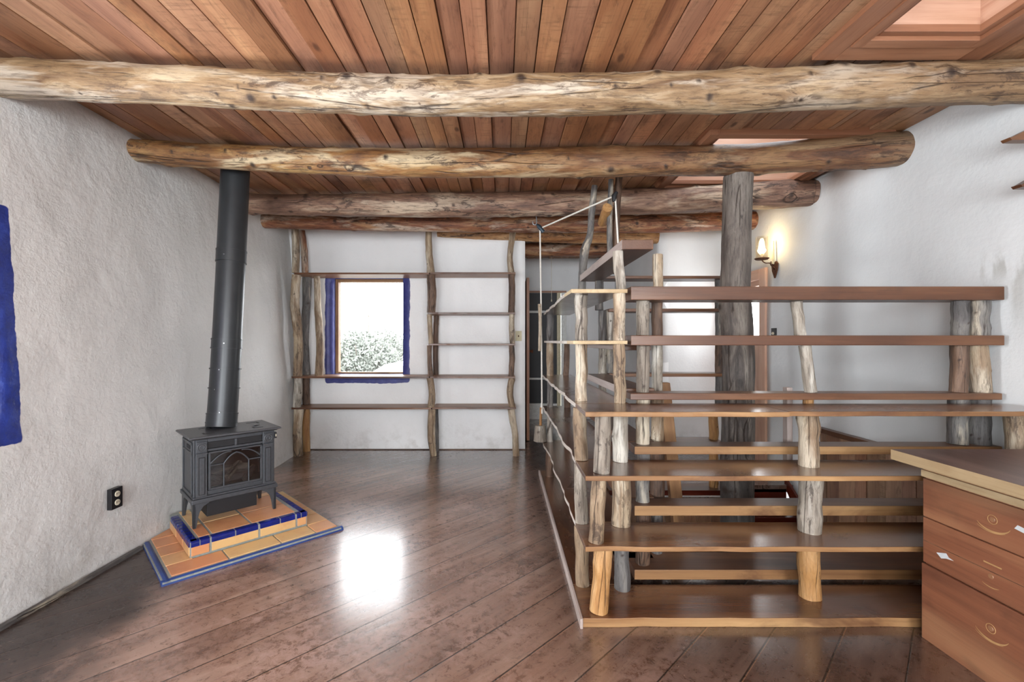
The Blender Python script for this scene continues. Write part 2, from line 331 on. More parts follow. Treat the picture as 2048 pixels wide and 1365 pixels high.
# ------------------------------------------------------------------ mesh builder
class MB:
    def __init__(s): s.v = []; s.f = []; s.r = []; s.k = []; s.m = []; s.sm = []; s.al = []
    def add(s, vs, fs, rest=None, knot=None, mi=0, smooth=False, al=None):
        o = len(s.v); s.v += [tuple(p) for p in vs]
        s.r += [tuple(p) for p in (rest or vs)]; s.k += list(knot or [0]*len(vs)); s.al += list(al or [0]*len(vs))
        for i, f in enumerate(fs):
            s.f.append(tuple(o+j for j in f)); s.m.append(mi[i] if isinstance(mi, list) else mi); s.sm.append(smooth)
        return s
    def box(s, lo, hi, grain=0, mi=0, rot=None, org=None, off=None):
        x0, y0, z0 = lo; x1, y1, z1 = hi
        vs = [(x0, y0, z0), (x1, y0, z0), (x1, y1, z0), (x0, y1, z0), (x0, y0, z1), (x1, y0, z1), (x1, y1, z1), (x0, y1, z1)]
        fs = [(0, 3, 2, 1), (4, 5, 6, 7), (0, 1, 5, 4), (1, 2, 6, 5), (2, 3, 7, 6), (3, 0, 4, 7)]
        off = off or (random.uniform(0, 20), random.uniform(0, 20), random.uniform(0, 20))
        def rr(p):
            if grain == 0: q = (p[1], p[2], p[0])
            elif grain == 1: q = (p[0], p[2], p[1])
            else: q = p
            return tuple(a+b for a, b in zip(q, off))
        rest = [rr(p) for p in vs]
        if rot is not None:
            c = Vector(org if org else [(a+b)/2 for a, b in zip(lo, hi)])
            vs = [tuple(c + rot @ (Vector(p)-c)) for p in vs]
        return s.add(vs, fs, rest, None, mi)
    def prism(s, outline, z0, z1, grain=0, mi=0, edge_mi=None, plane='xy'):
        """closed outline (list of 2-d points), extruded z0..z1 along the third axis; edge_mi(i) gives the side material"""
        n = len(outline)
        def P(a, b, c): return (a, b, c) if plane == 'xy' else ((a, c, b) if plane == 'xz' else (c, a, b))
        vs = [P(a, b, z0) for a, b in outline] + [P(a, b, z1) for a, b in outline]
        fs = [tuple(range(n-1, -1, -1)), tuple(range(n, 2*n))]; ms = [mi, mi]
        ar = sum(outline[i][0]*outline[(i+1) % n][1]-outline[(i+1) % n][0]*outline[i][1] for i in range(n))
        for i in range(n):
            j = (i+1) % n; fs.append((i, j, n+j, n+i)); ms.append(edge_mi(i) if edge_mi else mi)
        flip = (ar < 0) != (plane == 'xz')
        if flip: fs = [tuple(reversed(f)) for f in fs]
        off = (random.uniform(0, 20), random.uniform(0, 20), random.uniform(0, 20))
        rest = [tuple(a+b for a, b in zip(((p[1], p[2], p[0]) if grain == 0 else (p[0], p[2], p[1]) if grain == 1 else p), off)) for p in vs]
        return s.add(vs, fs, rest, None, ms)
    def tube(s, pts, radii, seg=12, rough=0, seed=0, step=None, knots=(), nknots=0, cap=True, oval=0, flat_caps=True, smooth=True, jag=.25):
        P = [Vector(p) for p in pts]
        if len(radii) < len(P): radii = [radii[0]]*len(P)
        # catmull-rom resample
        L = [0]
        for i in range(1, len(P)): L.append(L[-1]+(P[i]-P[i-1]).length)
        tot = L[-1]
        if step:
            n = max(2, int(tot/step)); S = []; RR = []; T = []
            for k in range(n+1):
                d = tot*k/n; i = 0
                while i < len(P)-2 and d > L[i+1]: i += 1
                u = (d-L[i])/max(1e-9, L[i+1]-L[i])
                p0 = P[max(0, i-1)]; p1 = P[i]; p2 = P[i+1]; p3 = P[min(len(P)-1, i+2)]
                q = .5*((2*p1)+(p2-p0)*u+(2*p0-5*p1+4*p2-p3)*u*u+(3*p1-p0-3*p2+p3)*u**3) if len(P) > 2 else p1.lerp(p2, u)
                S.append(q); RR.append(radii[i]*(1-u)+radii[i+1]*u); T.append(d)
        else: S = P; RR = radii; T = L
        rnd = random.Random(seed)
        off = (rnd.uniform(0, 30), rnd.uniform(0, 30), rnd.uniform(0, 30))
        kn = list(knots)
        for _ in range(nknots): kn.append((rnd.uniform(.04, .96)*tot, rnd.uniform(0, 6.283), rnd.uniform(.3, .6) if rnd.random() < .75 else rnd.uniform(.6, 1)))
        up = None; vs = []; rs = []; ks = []; N = len(S)
        for i in range(N):
            tg = (S[min(N-1, i+1)]-S[max(0, i-1)]).normalized()
            if up is None:
                up = tg.orthogonal().normalized()
            up = (up-tg*up.dot(tg)).normalized(); si = tg.cross(up)
            for k in range(seg):
                th = 6.28318*k/seg; r = RR[i]
                if rough:
                    r *= 1+rough*noise.noise(Vector((math.cos(th)*1.2+off[0], math.sin(th)*1.2+off[1], T[i]/max(.03, RR[i])*.35+off[2])))*1.6 \
                          + rough*.5*noise.noise(Vector((math.cos(th)*3+off[0], math.sin(th)*3, T[i]/max(.03, RR[i])*1.1)))
                if oval: r *= 1+oval*math.cos(2*th)
                kv = 0
                for (kt, ka, ksz) in kn:
                    sz = ksz*RR[0]*.45
                    if abs(kt-T[i]) > sz*3.2: continue
                    da = (th-ka+math.pi) % (2*math.pi)-math.pi
                    d2 = ((kt-T[i])**2+(da*RR[i])**2)/(sz*sz)
                    r += ksz*RR[i]*.16*math.exp(-d2*.5)
                    kv = max(kv, math.exp(-d2*1.7))
                vs.append(S[i]+(up*math.cos(th)+si*math.sin(th))*r)
                rs.append((math.cos(th)*r+off[0], math.sin(th)*r+off[1], T[i]+off[2])); ks.append(kv)
        fs = []
        for i in range(N-1):
            for k in range(seg):
                a = i*seg+k; b = i*seg+(k+1) % seg; fs.append((a, b, b+seg, a+seg))
        s.add(vs, fs, rs, ks, 0, smooth, [T[i]/tot for i in range(N) for _ in range(seg)])
        if cap:
            for i, rev in ((0, True), (N-1, False)):
                ring = [vs[i*seg+k] for k in range(seg)]; rr = [rs[i*seg+k] for k in range(seg)]
                f = tuple(range(seg)); s.add(ring, [tuple(reversed(f)) if rev else f], rr, None, 0, False, [i/(N-1)]*seg)
        return s
    def build(s, name, mats, parent=None, bevel=0, auto=False, loc=None):
        me = bpy.data.meshes.new(name); me.from_pydata(s.v, [], s.f); me.update()
        if not isinstance(mats, (list, tuple)): mats = [mats]
        for m in mats: me.materials.append(M[m] if isinstance(m, str) else m)
        me.polygons.foreach_set('material_index', s.m); me.polygons.foreach_set('use_smooth', s.sm)
        a = me.attributes.new('rest', 'FLOAT_VECTOR', 'POINT'); a.data.foreach_set('vector', [c for p in s.r for c in p])
        a = me.attributes.new('knot', 'FLOAT', 'POINT'); a.data.foreach_set('value', s.k)
        a = me.attributes.new('along', 'FLOAT', 'POINT'); a.data.foreach_set('value', s.al)
        o = bpy.data.objects.new(name, me); col.objects.link(o)
        if parent: o.parent = parent
        if loc: o.location = loc
        if bevel:
            b = o.modifiers.new('bevel', 'BEVEL'); b.width = bevel; b.segments = 2; b.limit_method = 'ANGLE'; b.angle_limit = R(40)
        return o

def thing(name, label, cat, loc=(0, 0, 0), rz=0, group=None):
    o = bpy.data.objects.new(name, None); col.objects.link(o); o.location = loc; o.rotation_euler = (0, 0, rz); o.empty_display_size = .1
    o['label'] = label; o['category'] = cat
    if group: o['group'] = group
    return o
def tag(o, label, cat, group=None):
    o['label'] = label; o['category'] = cat
    if group: o['group'] = group
    return o
def struct(o): o['kind'] = 'structure'; return o
def X(px, d): return (px-1005)/F*d
def Z(py, d): return CH-(py-683)/F*d

CEIL = 2.57
# ------------------------------------------------------------------ floor (boards; the stairwell is left open)
SW = dict(x0=.82, x1=2.52, y0=2.5, y1=3.6)
mb = MB()
for (x0, y0, x1, y1) in [(-2.9, -2.6, .16, 5.4), (.16, -2.6, SW['x0'], 7.5), (SW['x0'], -2.6, 2.9, SW['y0']), (SW['x0'], SW['y1'], 1.78, 7.5), (1.78, 3.9, 2.9, 7.5)]:
    mb.box((x0, y0, -.06), (x1, y1, 0))
struct(mb.build('floor', 'floor'))
mb = MB(); mb.box((.2, 1.6, -1.7), (3.2, 8, -1.62)); struct(mb.build('floor_lower', 'stone'))

# ------------------------------------------------------------------ ceiling: planks running away from the camera, two skylight openings
SK = [(1.56, 1.0, 2.07, 1.95), (1.36, 2.87, 2.4, 3.78)]
def cut(x0, x1):
    iv = [(-2.6, 7.4 if x1 > .2 else 5.42)]
    for (a, b, c, d) in SK:
        if x1 > a+.005 and x0 < c-.005:
            nv = []
            for (p, q) in iv:
                if b > p: nv.append((p, min(q, b)))
                if d < q: nv.append((max(p, d), q))
            iv = [(p, q) for p, q in nv if q-p > .01]
    return iv
mb = MB(); x = -2.75; rnd = random.Random(3); edges = sorted([a for s_ in SK for a in (s_[0], s_[2])])
while x < 2.85:
    wd = rnd.choice([.1, .105, .115, .12, .095, .13]); x1 = x+wd
    for e in edges:
        if x+.02 < e < x1+.035: x1 = e
    dz = rnd.choice([0, .003, .005, .014]); off = (rnd.uniform(0, 50), rnd.uniform(0, 50), rnd.uniform(0, 50))
    for (p, q) in cut(x, x1):
        # long boards butt at random joints
        c0 = p
        while c0 < q-.01:
            c1 = q if q-c0 < 4.2 else c0+rnd.uniform(2.4, 4)
            sk = rnd.uniform(-.004, .004)
            mb.box((x+.0028, c0, CEIL+dz), (x1-.0028, c1, CEIL+.03), grain=1, off=off); c0 = c1
    x = x1
xs = [-3.2, .18, 1.36, 1.56, 2.07, 2.4, 3.2]; ys = [-2.7, 1.0, 1.95, 2.87, 3.78, 5.42, 7.6]
for i in range(6):
    for j in range(6):
        cx, cy = (xs[i]+xs[i+1])/2, (ys[j]+ys[j+1])/2
        if any(a < cx < c and b < cy < d for a, b, c, d in SK) or (cx < .18 and cy > 5.42): continue
        mb.box((xs[i], ys[j], CEIL+.031), (xs[i+1], ys[j+1], CEIL+.16), grain=1)
struct(mb.build('ceiling', 'ceiling'))

def skylight(n, s_, fw, steps):
    x0, y0, x1, y1 = s_
    mb = MB(); T = .03
    H1 = CEIL+.55
    e = .004
    mb.box((x0+e, y0+e, CEIL-.008), (x0+T, y1-e, H1), 1); mb.box((x1-T, y0+e, CEIL-.008), (x1-e, y1-e, H1), 1)
    mb.box((x0+T, y0+e, CEIL-.008), (x1-T, y0+T, H1), 0); mb.box((x0+T, y1-T, CEIL-.008), (x1-T, y1-e, H1), 0)
    struct(mb.build('trim_%d' % n, 'cedar_light'))
    mb = MB()
    for (a, b, zt) in steps:   # stepped picture-frame moulding, a..b outwards from the opening
        zb = CEIL-zt
        mb.box((x0-b, y0-b, zb), (x0-a, y1+b, CEIL+.02), 1); mb.box((x1+a, y0-b, zb), (x1+b, y1+b, CEIL+.02), 1)
        mb.box((x0-a, y0-b, zb), (x1+a, y0-a, CEIL+.02), 0); mb.box((x0-a, y1+a, zb), (x1+a, y1+b, CEIL+.02), 0)
    struct(mb.build('trim_%d' % (n+1), 'cedar', bevel=.002))
    mb = MB(); mb.box((x0-.03, y0-.03, H1), (x1+.03, y1+.03, H1+.006)); struct(mb.build('window_%d' % (n+2), 'skylight_glass'))
skylight(1, SK[0], .1, [(-.05, -.02, .012), (-.02, .03, .03), (.03, .13, .022)])
skylight(3, SK[1], .1, [(-.04, .0, .012), (.0, .06, .03)])

# ------------------------------------------------------------------ plaster walls (grid, gently uneven, with real thickness)
def wall(name, path, z0, z1, mat, holes=(), amp=.012, lean=0, cell=.07, thick=.3, out=1, seed=0):
    """path: 2-d points; holes: (s0,s1,za,zb) along the path length; plaster face towards the left of travel * out"""
    P = [Vector(p) for p in path]; L = [0]
    for i in range(1, len(P)): L.append(L[-1]+(P[i]-P[i-1]).length)
    ss = set(L); zz = {z0, z1}
    for h in holes: ss |= {h[0], h[1]}; zz |= {h[2], h[3]}
    def fill(vals):
        vals = sorted(vals); out_ = []
        for a, b in zip(vals, vals[1:]):
            n = max(1, int((b-a)/cell+.5))
            out_ += [a+(b-a)*k/n for k in range(n)]
        return out_+[vals[-1]]
    S = fill(ss); Zs = fill(zz); mb = MB(); vs = []
    for s_ in S:
        i = 0
        while i < len(P)-2 and s_ > L[i+1]+1e-6: i += 1
        u = (s_-L[i])/(L[i+1]-L[i]); p = P[i].lerp(P[i+1], u); d = (P[i+1]-P[i]).normalized(); nrm = Vector((-d.y, d.x))*out
        for z in Zs:
            a = amp*(noise.noise(Vector((p.x*1.1+seed, p.y*1.1, z*1.1)))+.35*noise.noise(Vector((p.x*3.7, p.y*3.7+seed, z*3.7))))
            a -= lean*max(0, z)/CEIL
            q = p+nrm*a; vs.append((q.x, q.y, z))
    nz = len(Zs); fs = []
    for i in range(len(S)-1):
        for j in range(nz-1):
            sc, zc = (S[i]+S[i+1])/2, (Zs[j]+Zs[j+1])/2
            if any(h[0] < sc < h[1] and h[2] < zc < h[3] for h in holes): continue
            a = i*nz+j; f = (a, a+nz, a+nz+1, a+1)
            fs.append(f if out < 0 else tuple(reversed(f)))
    mb.add(vs, fs, None, None, 0, True)
    o = mb.build(name, mat); sol = o.modifiers.new('thickness', 'SOLIDIFY'); sol.thickness = thick; sol.offset = -1
    return struct(o)
# left wall, travelling away from the camera: plaster faces +x (right of travel) -> out=-1
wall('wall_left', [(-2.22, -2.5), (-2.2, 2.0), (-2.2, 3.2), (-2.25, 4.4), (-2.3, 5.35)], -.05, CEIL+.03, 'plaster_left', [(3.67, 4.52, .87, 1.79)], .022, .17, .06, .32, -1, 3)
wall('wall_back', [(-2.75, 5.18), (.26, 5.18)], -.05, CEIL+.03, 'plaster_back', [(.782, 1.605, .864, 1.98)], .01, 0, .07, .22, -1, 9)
# right wall x=2.52, travelling towards the far side: plaster faces -x -> out=+1
wall('wall_right', [(2.52, -2.5), (2.52, 5.2)], -1.65, CEIL+.03, 'plaster_right', [(6.78, 7.6, -.0, 1.95)], .012, 0, .08, .25, 1, 5)
wall('wall_stairwell_far', [(1.8, 5.15), (2.6, 5.15)], -.05, CEIL+.03, 'plaster', [], .006, 0, .1, .1, -1, 2)
wall('wall_hall_right', [(1.8, 5.15), (1.8, 7.25)], -.05, CEIL+.03, 'plaster', [], .006, 0, .1, .1, 1, 2)
wall('wall_hall_left', [(.26, 5.39), (.26, 7.25)], -.05, CEIL+.03, 'plaster', [], .006, 0, .1, .1, -1, 2)
wall('wall_hall_far', [(.1, 7.2), (2.1, 7.2)], -.05, CEIL+.03, 'plaster', [(.30, .90, 0, 2.02)], .006, 0, .1, .1, -1, 4)
wall('wall_rear', [(2.9, -2.3), (-2.9, -2.3)], -.05, CEIL+.03, 'plaster', [(.9, 2.5, .7, 2.2), (3.1, 4.9, .7, 2.2)], .006, 0, .15, .1, -1, 4)
# unseen rear window sashes, openings made generous for even light
for n, (a, b) in ((6, (.4, 2.0)), (7, (-2.0, -.2))):
    mb = MB()
    for bx in ((a, b, .7, .76), (a, b, 2.14, 2.2)): mb.box((bx[0], -2.4, bx[2]), (bx[1], -2.35, bx[3]))
    for xx in (a, (a+b)/2-.03, b-.06): mb.box((xx, -2.4, .76), (xx+.06, -2.35, 2.14), 2)
    struct(mb.build('window_%d' % n, 'cedar'))
# left window sash
mb = MB()
for zz in (.87, 1.74): mb.box((-2.56, 1.17, zz), (-2.5, 2.02, zz+.05), 1)
for yy in (1.17, 1.97): mb.box((-2.56, yy, .92), (-2.5, yy+.05, 1.74), 2)
struct(mb.build('window_8', 'cedar'))
# back window: wooden frame with glass, deep blue reveal
x0, x1, z0, z1 = -1.968, -1.145, .864, 1.98
mb = MB(); yb = 5.33
mb.box((x0, yb-.03, z0), (x0+.035, yb+.05, z1), 2); mb.box((x1-.02, yb-.03, z0), (x1, yb+.05, z1), 2)
mb.box((x0+.035, yb-.03, z1-.035), (x1-.02, yb+.05, z1), 0); mb.box((x0+.035, yb-.03, z0), (x1-.02, yb+.05, z0+.02), 0)
o = struct(mb.build('window_9', 'raw', bevel=.003))
mb = MB(); mb.box((x0+.035, yb+.005, z0+.02), (x1-.02, yb+.011, z1-.035)); mb.build('window_pane', 'glass', o)

# shadow line where wall meets floor, put in as thin dark strips
mb = MB(); mb.box((-2.33, 5.155, 0), (.26, 5.18, .008)); struct(mb.build('shadow_strip_back', 'post_dark'))
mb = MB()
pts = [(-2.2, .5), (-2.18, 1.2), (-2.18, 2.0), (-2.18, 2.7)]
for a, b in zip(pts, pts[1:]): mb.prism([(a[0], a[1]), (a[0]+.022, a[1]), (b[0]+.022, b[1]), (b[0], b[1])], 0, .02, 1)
struct(mb.build('shadow_strip_left', 'post_slate'))

# ------------------------------------------------------------------ doors
# glazed door on the right wall
y0, y1 = 4.28, 5.1
mb = MB()
mb.box((2.495, y0, 0), (2.6, y0+.1, 1.95), 2); mb.box((2.495, y1-.1, 0), (2.6, y1, 1.95), 2); mb.box((2.495, y0+.1, 1.85), (2.6, y1-.1, 1.95), 1)
o = struct(mb.build('door_1', 'cedar_light', bevel=.003))
mb = MB()
mb.box((2.54, y0+.1, .02), (2.585, y0+.14, 1.85), 2); mb.box((2.54, y1-.16, .02), (2.585, y1-.1, 1.85), 2)
mb.box((2.54, y0+.14, 1.8), (2.585, y1-.16, 1.85), 1); mb.box((2.545, y0+.14, .02), (2.58, y1-.16, 1.22), 2)
mb.build('door_leaf', 'cedar_light', o)
mb = MB(); mb.box((2.56, y0+.14, 1.22), (2.566, y1-.16, 1.8)); mb.build('door_pane', 'glass', o)
# dark glazed door at the end of the hall
d = 7.2; xa, xb = .40, 1.0
mb = MB()
mb.box((xa-.02, d-.03, 0), (xa+.0, d+.06, 2.05), 2); mb.box((xa-.02, d-.03, 2.02), (xb+.02, d+.06, 2.05), 0); mb.box((xb-.13+.0, d-.02, .1), (xb-.07, d+.05, 2.02), 2, 1)
mb.box((xb-.06, d-.03, .0), (xb+.02, d+.05, 2.02), 2, 2)
o = struct(mb.build('door_2', ['cedar', 'cream', 'white_paint']))
mb = MB(); mb.box((xa, d+.02, .25), (xb-.13, d+.05, 2.02), 2); mb.build('door_leaf', 'darkdoor', o)
mb = MB(); mb.box((xa+.01, d, 1.70), (xb-.14, d+.02, 1.735)); mb.box((xa+.03, d, .63), (xa+.35, d+.02, .66)); mb.build('pane_reflection', 'white_paint', o)  # white strips stand in for reflections in the dark glass
mb = MB(); mb.box((xa, d-.01, .0), (xb-.13, d+.05, .25)); mb.build('threshold', 'white_paint', o)
# red door leaf standing open against the hall wall
mb = MB(); mb.box((.30, 5.6, .01), (.335, 6.4, 2.04), 2); o = struct(mb.build('door_3', 'cedar', bevel=.002))
mb = MB(); mb.tube([(.335, 5.7, 1.12), (.36, 5.7, 1.12), (.385, 5.7, 1.12)], [.012, .014, .026], 12); mb.build('door_knob', 'rust', o)

# ------------------------------------------------------------------ log beams
def beam(label, mat, pts, seed, nk=26, knots=()):
    mb = MB(); P = []; rr = []
    for (px, py, hc, r) in pts:
        d = hc*F/(683-py); P.append((X(px, d), d, CH+hc)); rr.append(r)
    mb.tube(P, rr, 40, .05, seed, .013, knots, int(nk*2))
    o = mb.build('log_beam', mat)
    return tag(o, label, 'beam', 'peeled log ceiling beams')
beam('nearest and palest peeled log beam, spanning the whole ceiling', 'beam_pale',
     [(-60, 154, 1.225, .082), (100, 161, 1.22, .084), (400, 174, 1.21, .084), (700, 190, 1.195, .090), (1000, 192, 1.19, .092), (1300, 188, 1.2, .094), (1600, 180, 1.205, .094), (1900, 168, 1.215, .094), (2130, 163, 1.22, .095)], 1, 44)
beam('second log beam from the camera, golden left and dark right, rounded end at right wall', 'beam_amber',
     [(255, 300, 1.235, .070), (450, 315, 1.22, .078), (800, 327, 1.2, .092), (1200, 325, 1.2, .096), (1500, 319, 1.21, .098), (1740, 303, 1.215, .106), (1820, 298, 1.215, .10)], 2, 34)
beam('third log beam, brown, just behind the stove pipe and log column', 'beam_brown',
     [(405, 404, 1.22, .085), (600, 411, 1.205, .088), (900, 411, 1.205, .108), (1200, 406, 1.205, .108), (1450, 395, 1.215, .110), (1600, 387, 1.215, .108), (1635, 385, 1.21, .1)], 3, 26)
beam('fourth log beam, reddish brown with a ragged pale underside, above the back bookcase', 'beam_red',
     [(525, 443, 1.215, .07), (800, 448, 1.2, .078), (1100, 449, 1.2, .088), (1300, 448, 1.2, .092), (1480, 443, 1.21, .092), (1518, 441, 1.21, .085)], 4, 22)
beam('fifth log beam, partly sunk in the top of the back wall', 'beam_orange',
     [(875, 467, 1.24, .045), (960, 468, 1.235, .065), (1100, 472, 1.22, .082), (1250, 474, 1.215, .088), (1316, 474, 1.215, .082)], 5, 12)
beam('farthest log beam, orange, crossing the hall entrance', 'beam_red',
     [(1030, 500, 1.215, .088), (1150, 500, 1.215, .09), (1250, 499, 1.215, .088), (1272, 499, 1.215, .08)], 6, 10)

# grey log column standing in the stairwell under the second beam
mb = MB()
mb.tube([(1.60, 3.07, -1.62), (1.605, 3.07, -.6), (1.60, 3.07, .3), (1.61, 3.07, 1.0), (1.59, 3.07, 1.55), (1.595, 3.07, 2.0), (1.60, 3.05, 2.37)],
        [.112, .11, .106, .1, .094, .092, .092], 36, .05, 11, .02, [(4.0-.2, .6, .9), (3.1, 2.2, .8), (2.4, 4.0, .8)], 14)
tag(mb.build('log_column', 'column'), 'thick weathered grey log column standing in the stairwell', 'column')

# ------------------------------------------------------------------ corner bookcase round the stairwell
bc = thing('corner_bookcase', 'large L-shaped bookcase of log posts and plank shelves around the stairwell', 'bookcase', (.36, 1.96, 0))
def post(parent, x, y, z0, z1, r, mat, dx=0, dy=0, seed=None, nk=3, r2=None, bend=.0035):
    seed = seed if seed is not None else random.randint(1, 9999); rn = random.Random(seed)
    n = 4; P = []; rr = []
    for k in range(n+1):
        u = k/n; b = bend*math.sin(math.pi*u)
        P.append((x+dx*u+b*rn.uniform(-1, 1), y+dy*u+b*rn.uniform(-1, 1), z0+(z1-z0)*u)); rr.append((r*(1-u)+(r2 or r)*u)*(1+rn.uniform(-.05, .05)))
    mb = MB(); mb.tube(P, rr, 20, .05, seed, .012, (), nk)
    # in the parent's own frame
    o = mb.build('post', mat, parent)
    o.location = (-parent.location[0], -parent.location[1], -parent.location[2])
    return o
def child(mb, name, mats, parent, bevel=0):
    o = mb.build(name, mats, parent, bevel)
    o.location = (-parent.location[0], -parent.location[1], -parent.location[2]); return o
def wavy(p, q, n, amp, seed, nrm):
    rn = Vector((seed*3.1, seed*1.7, 0)); out = []
    for k in range(n+1):
        u = k/n; a = amp*(noise.noise(rn+Vector((u*6, 0, 0)))+.5*noise.noise(rn+Vector((u*19, 4, 0))))
        out.append((p[0]+(q[0]-p[0])*u+nrm[0]*a, p[1]+(q[1]-p[1])*u+nrm[1]*a))
    return out
TOP = [.04, .35, .66, .94]        # tops of the four deep shelves
TH = [.04, .022, .022, .022]
def front_board(xa, xb, zt, th, name='shelf', seed=1, notch=False, mats=('shelf', 'raw'), ya=1.965, yb=2.235, corner=0):
    n = 40; fr = wavy((xa, ya), (xb, ya), n, .008, seed, (0, 1))
    fr[0] = (xa, ya)
    out = fr+[(xb, yb), (xa, yb)]
    mb = MB(); mb.prism(out, zt-th, zt, 0, 0, lambda i: 1 if i < n else 0)
    return child(mb, name, list(mats), bc, .0025)
def wing_board(zt, th, seed, y1=4.18, xa=.362, xb=.63, ya=2.238, amp=.018):
    n = 36; le = wavy((xa, y1), (xa, ya), n, amp, seed, (1, 0)); le[-1] = (xa, ya)
    out = [(xb, ya), (xb, y1)]+le
    mb = MB(); mb.prism(out, zt-th, zt, 1, 0, lambda i: 2 if 2 <= i < 2+n else 1)
    return child(mb, 'shelf', ['shelf', 'raw', 'bark'], bc, .0025)
# deep shelves
front_board(.35, 2.5, TOP[0], TH[0], seed=2, ya=1.962)
front_board(.362, 2.5, TOP[1], TH[1], seed=3)
front_board(.362, 2.5, TOP[2], TH[2], seed=4)
front_board(.362, 1.255, TOP[3], TH[3], seed=5); front_board(1.26, 2.5, TOP[3]-.001, TH[3], seed=6, ya=1.985)
wing_board(TOP[0], TH[0], 7, 4.2, .35, amp=.002)
wing_board(TOP[1], TH[1], 8, 4.08); wing_board(TOP[2], TH[2], 9, 4.1); wing_board(TOP[3], TH[3], 10, 4.16)
# raw rail that edges the base along the floor
mb = MB(); mb.box((.337, 1.95, .0), (.3495, 4.2, .044), 1); child(mb, 'edge_rail', 'weathered', bc, .002)
# inner thick planks along the front run: front face at y=2.25
def inner(x0_, x1_, y0_, y1_, z0_, z1_, g, mats=('plank', 'raw'), edge='front'):
    out = [(x0_, y0_), (x1_, y0_), (x1_, y1_), (x0_, y1_)]
    idx = {'front': 0, 'left': 3}[edge]
    mb = MB(); mb.prism(out, z0_, z1_, g, 0, lambda i: 1 if i == idx else 0)
    return child(mb, 'plank', list(mats), bc, .003)
inner(.66, 2.5, 2.25, 2.44, .055, .105, 0)
inner(.66, 2.5, 2.25, 2.365, .375, .425, 0)
inner(.66, 2.5, 2.25, 2.36, .682, .722, 0)
inner(.64, 2.5, 2.25, 2.36, .955, .988, 0, ('plank', 'plank'))
inner(.64, 2.5, 2.24, 2.40, 1.228, 1.278, 0, ('plank', 'plank'))
inner(.64, 2.5, 2.24, 2.40, 1.455, 1.522, 0, ('plank', 'plank'))
# inner thick planks along the wing
for (za, zb, mt) in [(.055, .105, 'plank'), (.375, .425, 'plank'), (.682, .722, 'plank'), (.955, 1.0, 'weathered'), (1.2, 1.225, 'weathered')]:
    inner(.645, .80, 2.37 if za < 1 else 2.42, 3.44, za, zb, 1, ('plank', mt), 'left')
inner(.605, .765, 2.28, 3.52, 1.715, 1.765, 1, ('plank', 'weathered'), 'left')   # topmost plank
mb = MB(); mb.box((.77, 2.285, 1.70), (.80, 2.31, 1.735), 0); 
# thin upper shelves of the wing, narrow end facing the camera
def upper(zt, th, seed, xl=.34):
    n = 30; le = wavy((.384, 4.16), (xl, 2.45), n, .010, seed, (1, 0))
    out = [(.62, 2.23), (.62, 4.16)]+le+[(xl, 2.23)]
    mb = MB(); mb.prism(out, zt-th, zt, 1, 0, lambda i: 2 if 2 <= i < 2+n else 1)
    child(mb, 'shelf', ['shelf', 'raw_light', 'bark'], bc, .002)
upper(1.252, .018, 21, .35); upper(1.508, .020, 22)
# posts: A front corner, B left, C inner corner, D front middle
L_ = TOP
for i, (px_r, mt, dx) in enumerate([(.041, 'post_orange', .022), (.033, 'post_tan', .014), (.036, 'post_grey', .008)]):
    post(bc, .432+(.0 if i == 0 else .012*(-1 if i == 1 else 1)), 2.02, L_[i], L_[i+1]-TH[i+1], px_r, mt, dx, .0, 100+i)
for i, (r_, mt) in enumerate([(.033, 'post_tan'), (.032, 'post_grey'), (.033, 'post_tan')]):
    post(bc, .398-.004*i, 2.245-.01, L_[i], L_[i+1]-TH[i+1], r_, mt, -.006, .01, 110+i)
post(bc, .41, 2.34, L_[3], 1.234, .031, 'post_tan', .0, 0, 113); post(bc, .41, 2.34, 1.252, 1.488, .032, 'post_grey', 0, 0, 114)
for i, (r_, mt) in enumerate([(.036, 'post_slate'), (.045, 'post_tan'), (.036, 'post_grey')]):
    post(bc, .585-.003*i, 2.2+.005*i, L_[i], L_[i+1]-TH[i+1], r_, mt, 0, 0, 120+i, 5)
post(bc, .592, 2.265, L_[3], 1.234, .029, 'post_tan', -.01, -.01, 124); post(bc, .586, 2.262, 1.252, 1.488, .03, 'post_tan', 0, 0, 125)
post(bc, .615, 2.33, 1.508, 1.715, .026, 'post_grey', -.018, 0, 126)
for i, (r_, mt) in enumerate([(.046, 'post_orange'), (.05, 'post_grey'), (.042, 'post_tan')]):
    post(bc, 1.455-.003*i, 2.13, L_[i], L_[i+1]-TH[i+1], r_, mt, (-.01, .012, -.005)[i], 0, 130+i, 4)
# E: pair behind the inner planks' left end
for i, (za, zb, r_, mt) in enumerate([(.105, .375, .036, 'post_dark'), (.425, .682, .034, 'post_slate'), (.722, .955, .034, 'post_tan'), (.988, 1.228, .032, 'post_grey'), (1.278, 1.455, .033, 'post_grey')]):
    post(bc, .722, 2.32, za, zb, r_, mt, .004, 0, 140+i)
for i, (za, zb, r_, mt) in enumerate([(.0, .41, .03, 'post_slate'), (.41, .69, .037, 'post_dark'), (.69, .95, .033, 'post_tan'), (.95, 1.24, .028, 'post_grey'), (1.24, 1.5, .03, 'post_dark'), (1.5, 1.715, .026, 'post_tan')]):
    post(bc, .835 if za > 1.4 else .838, 2.44-.02*(za > 1.4), za, zb, r_, mt, 0, 0, 150+i)
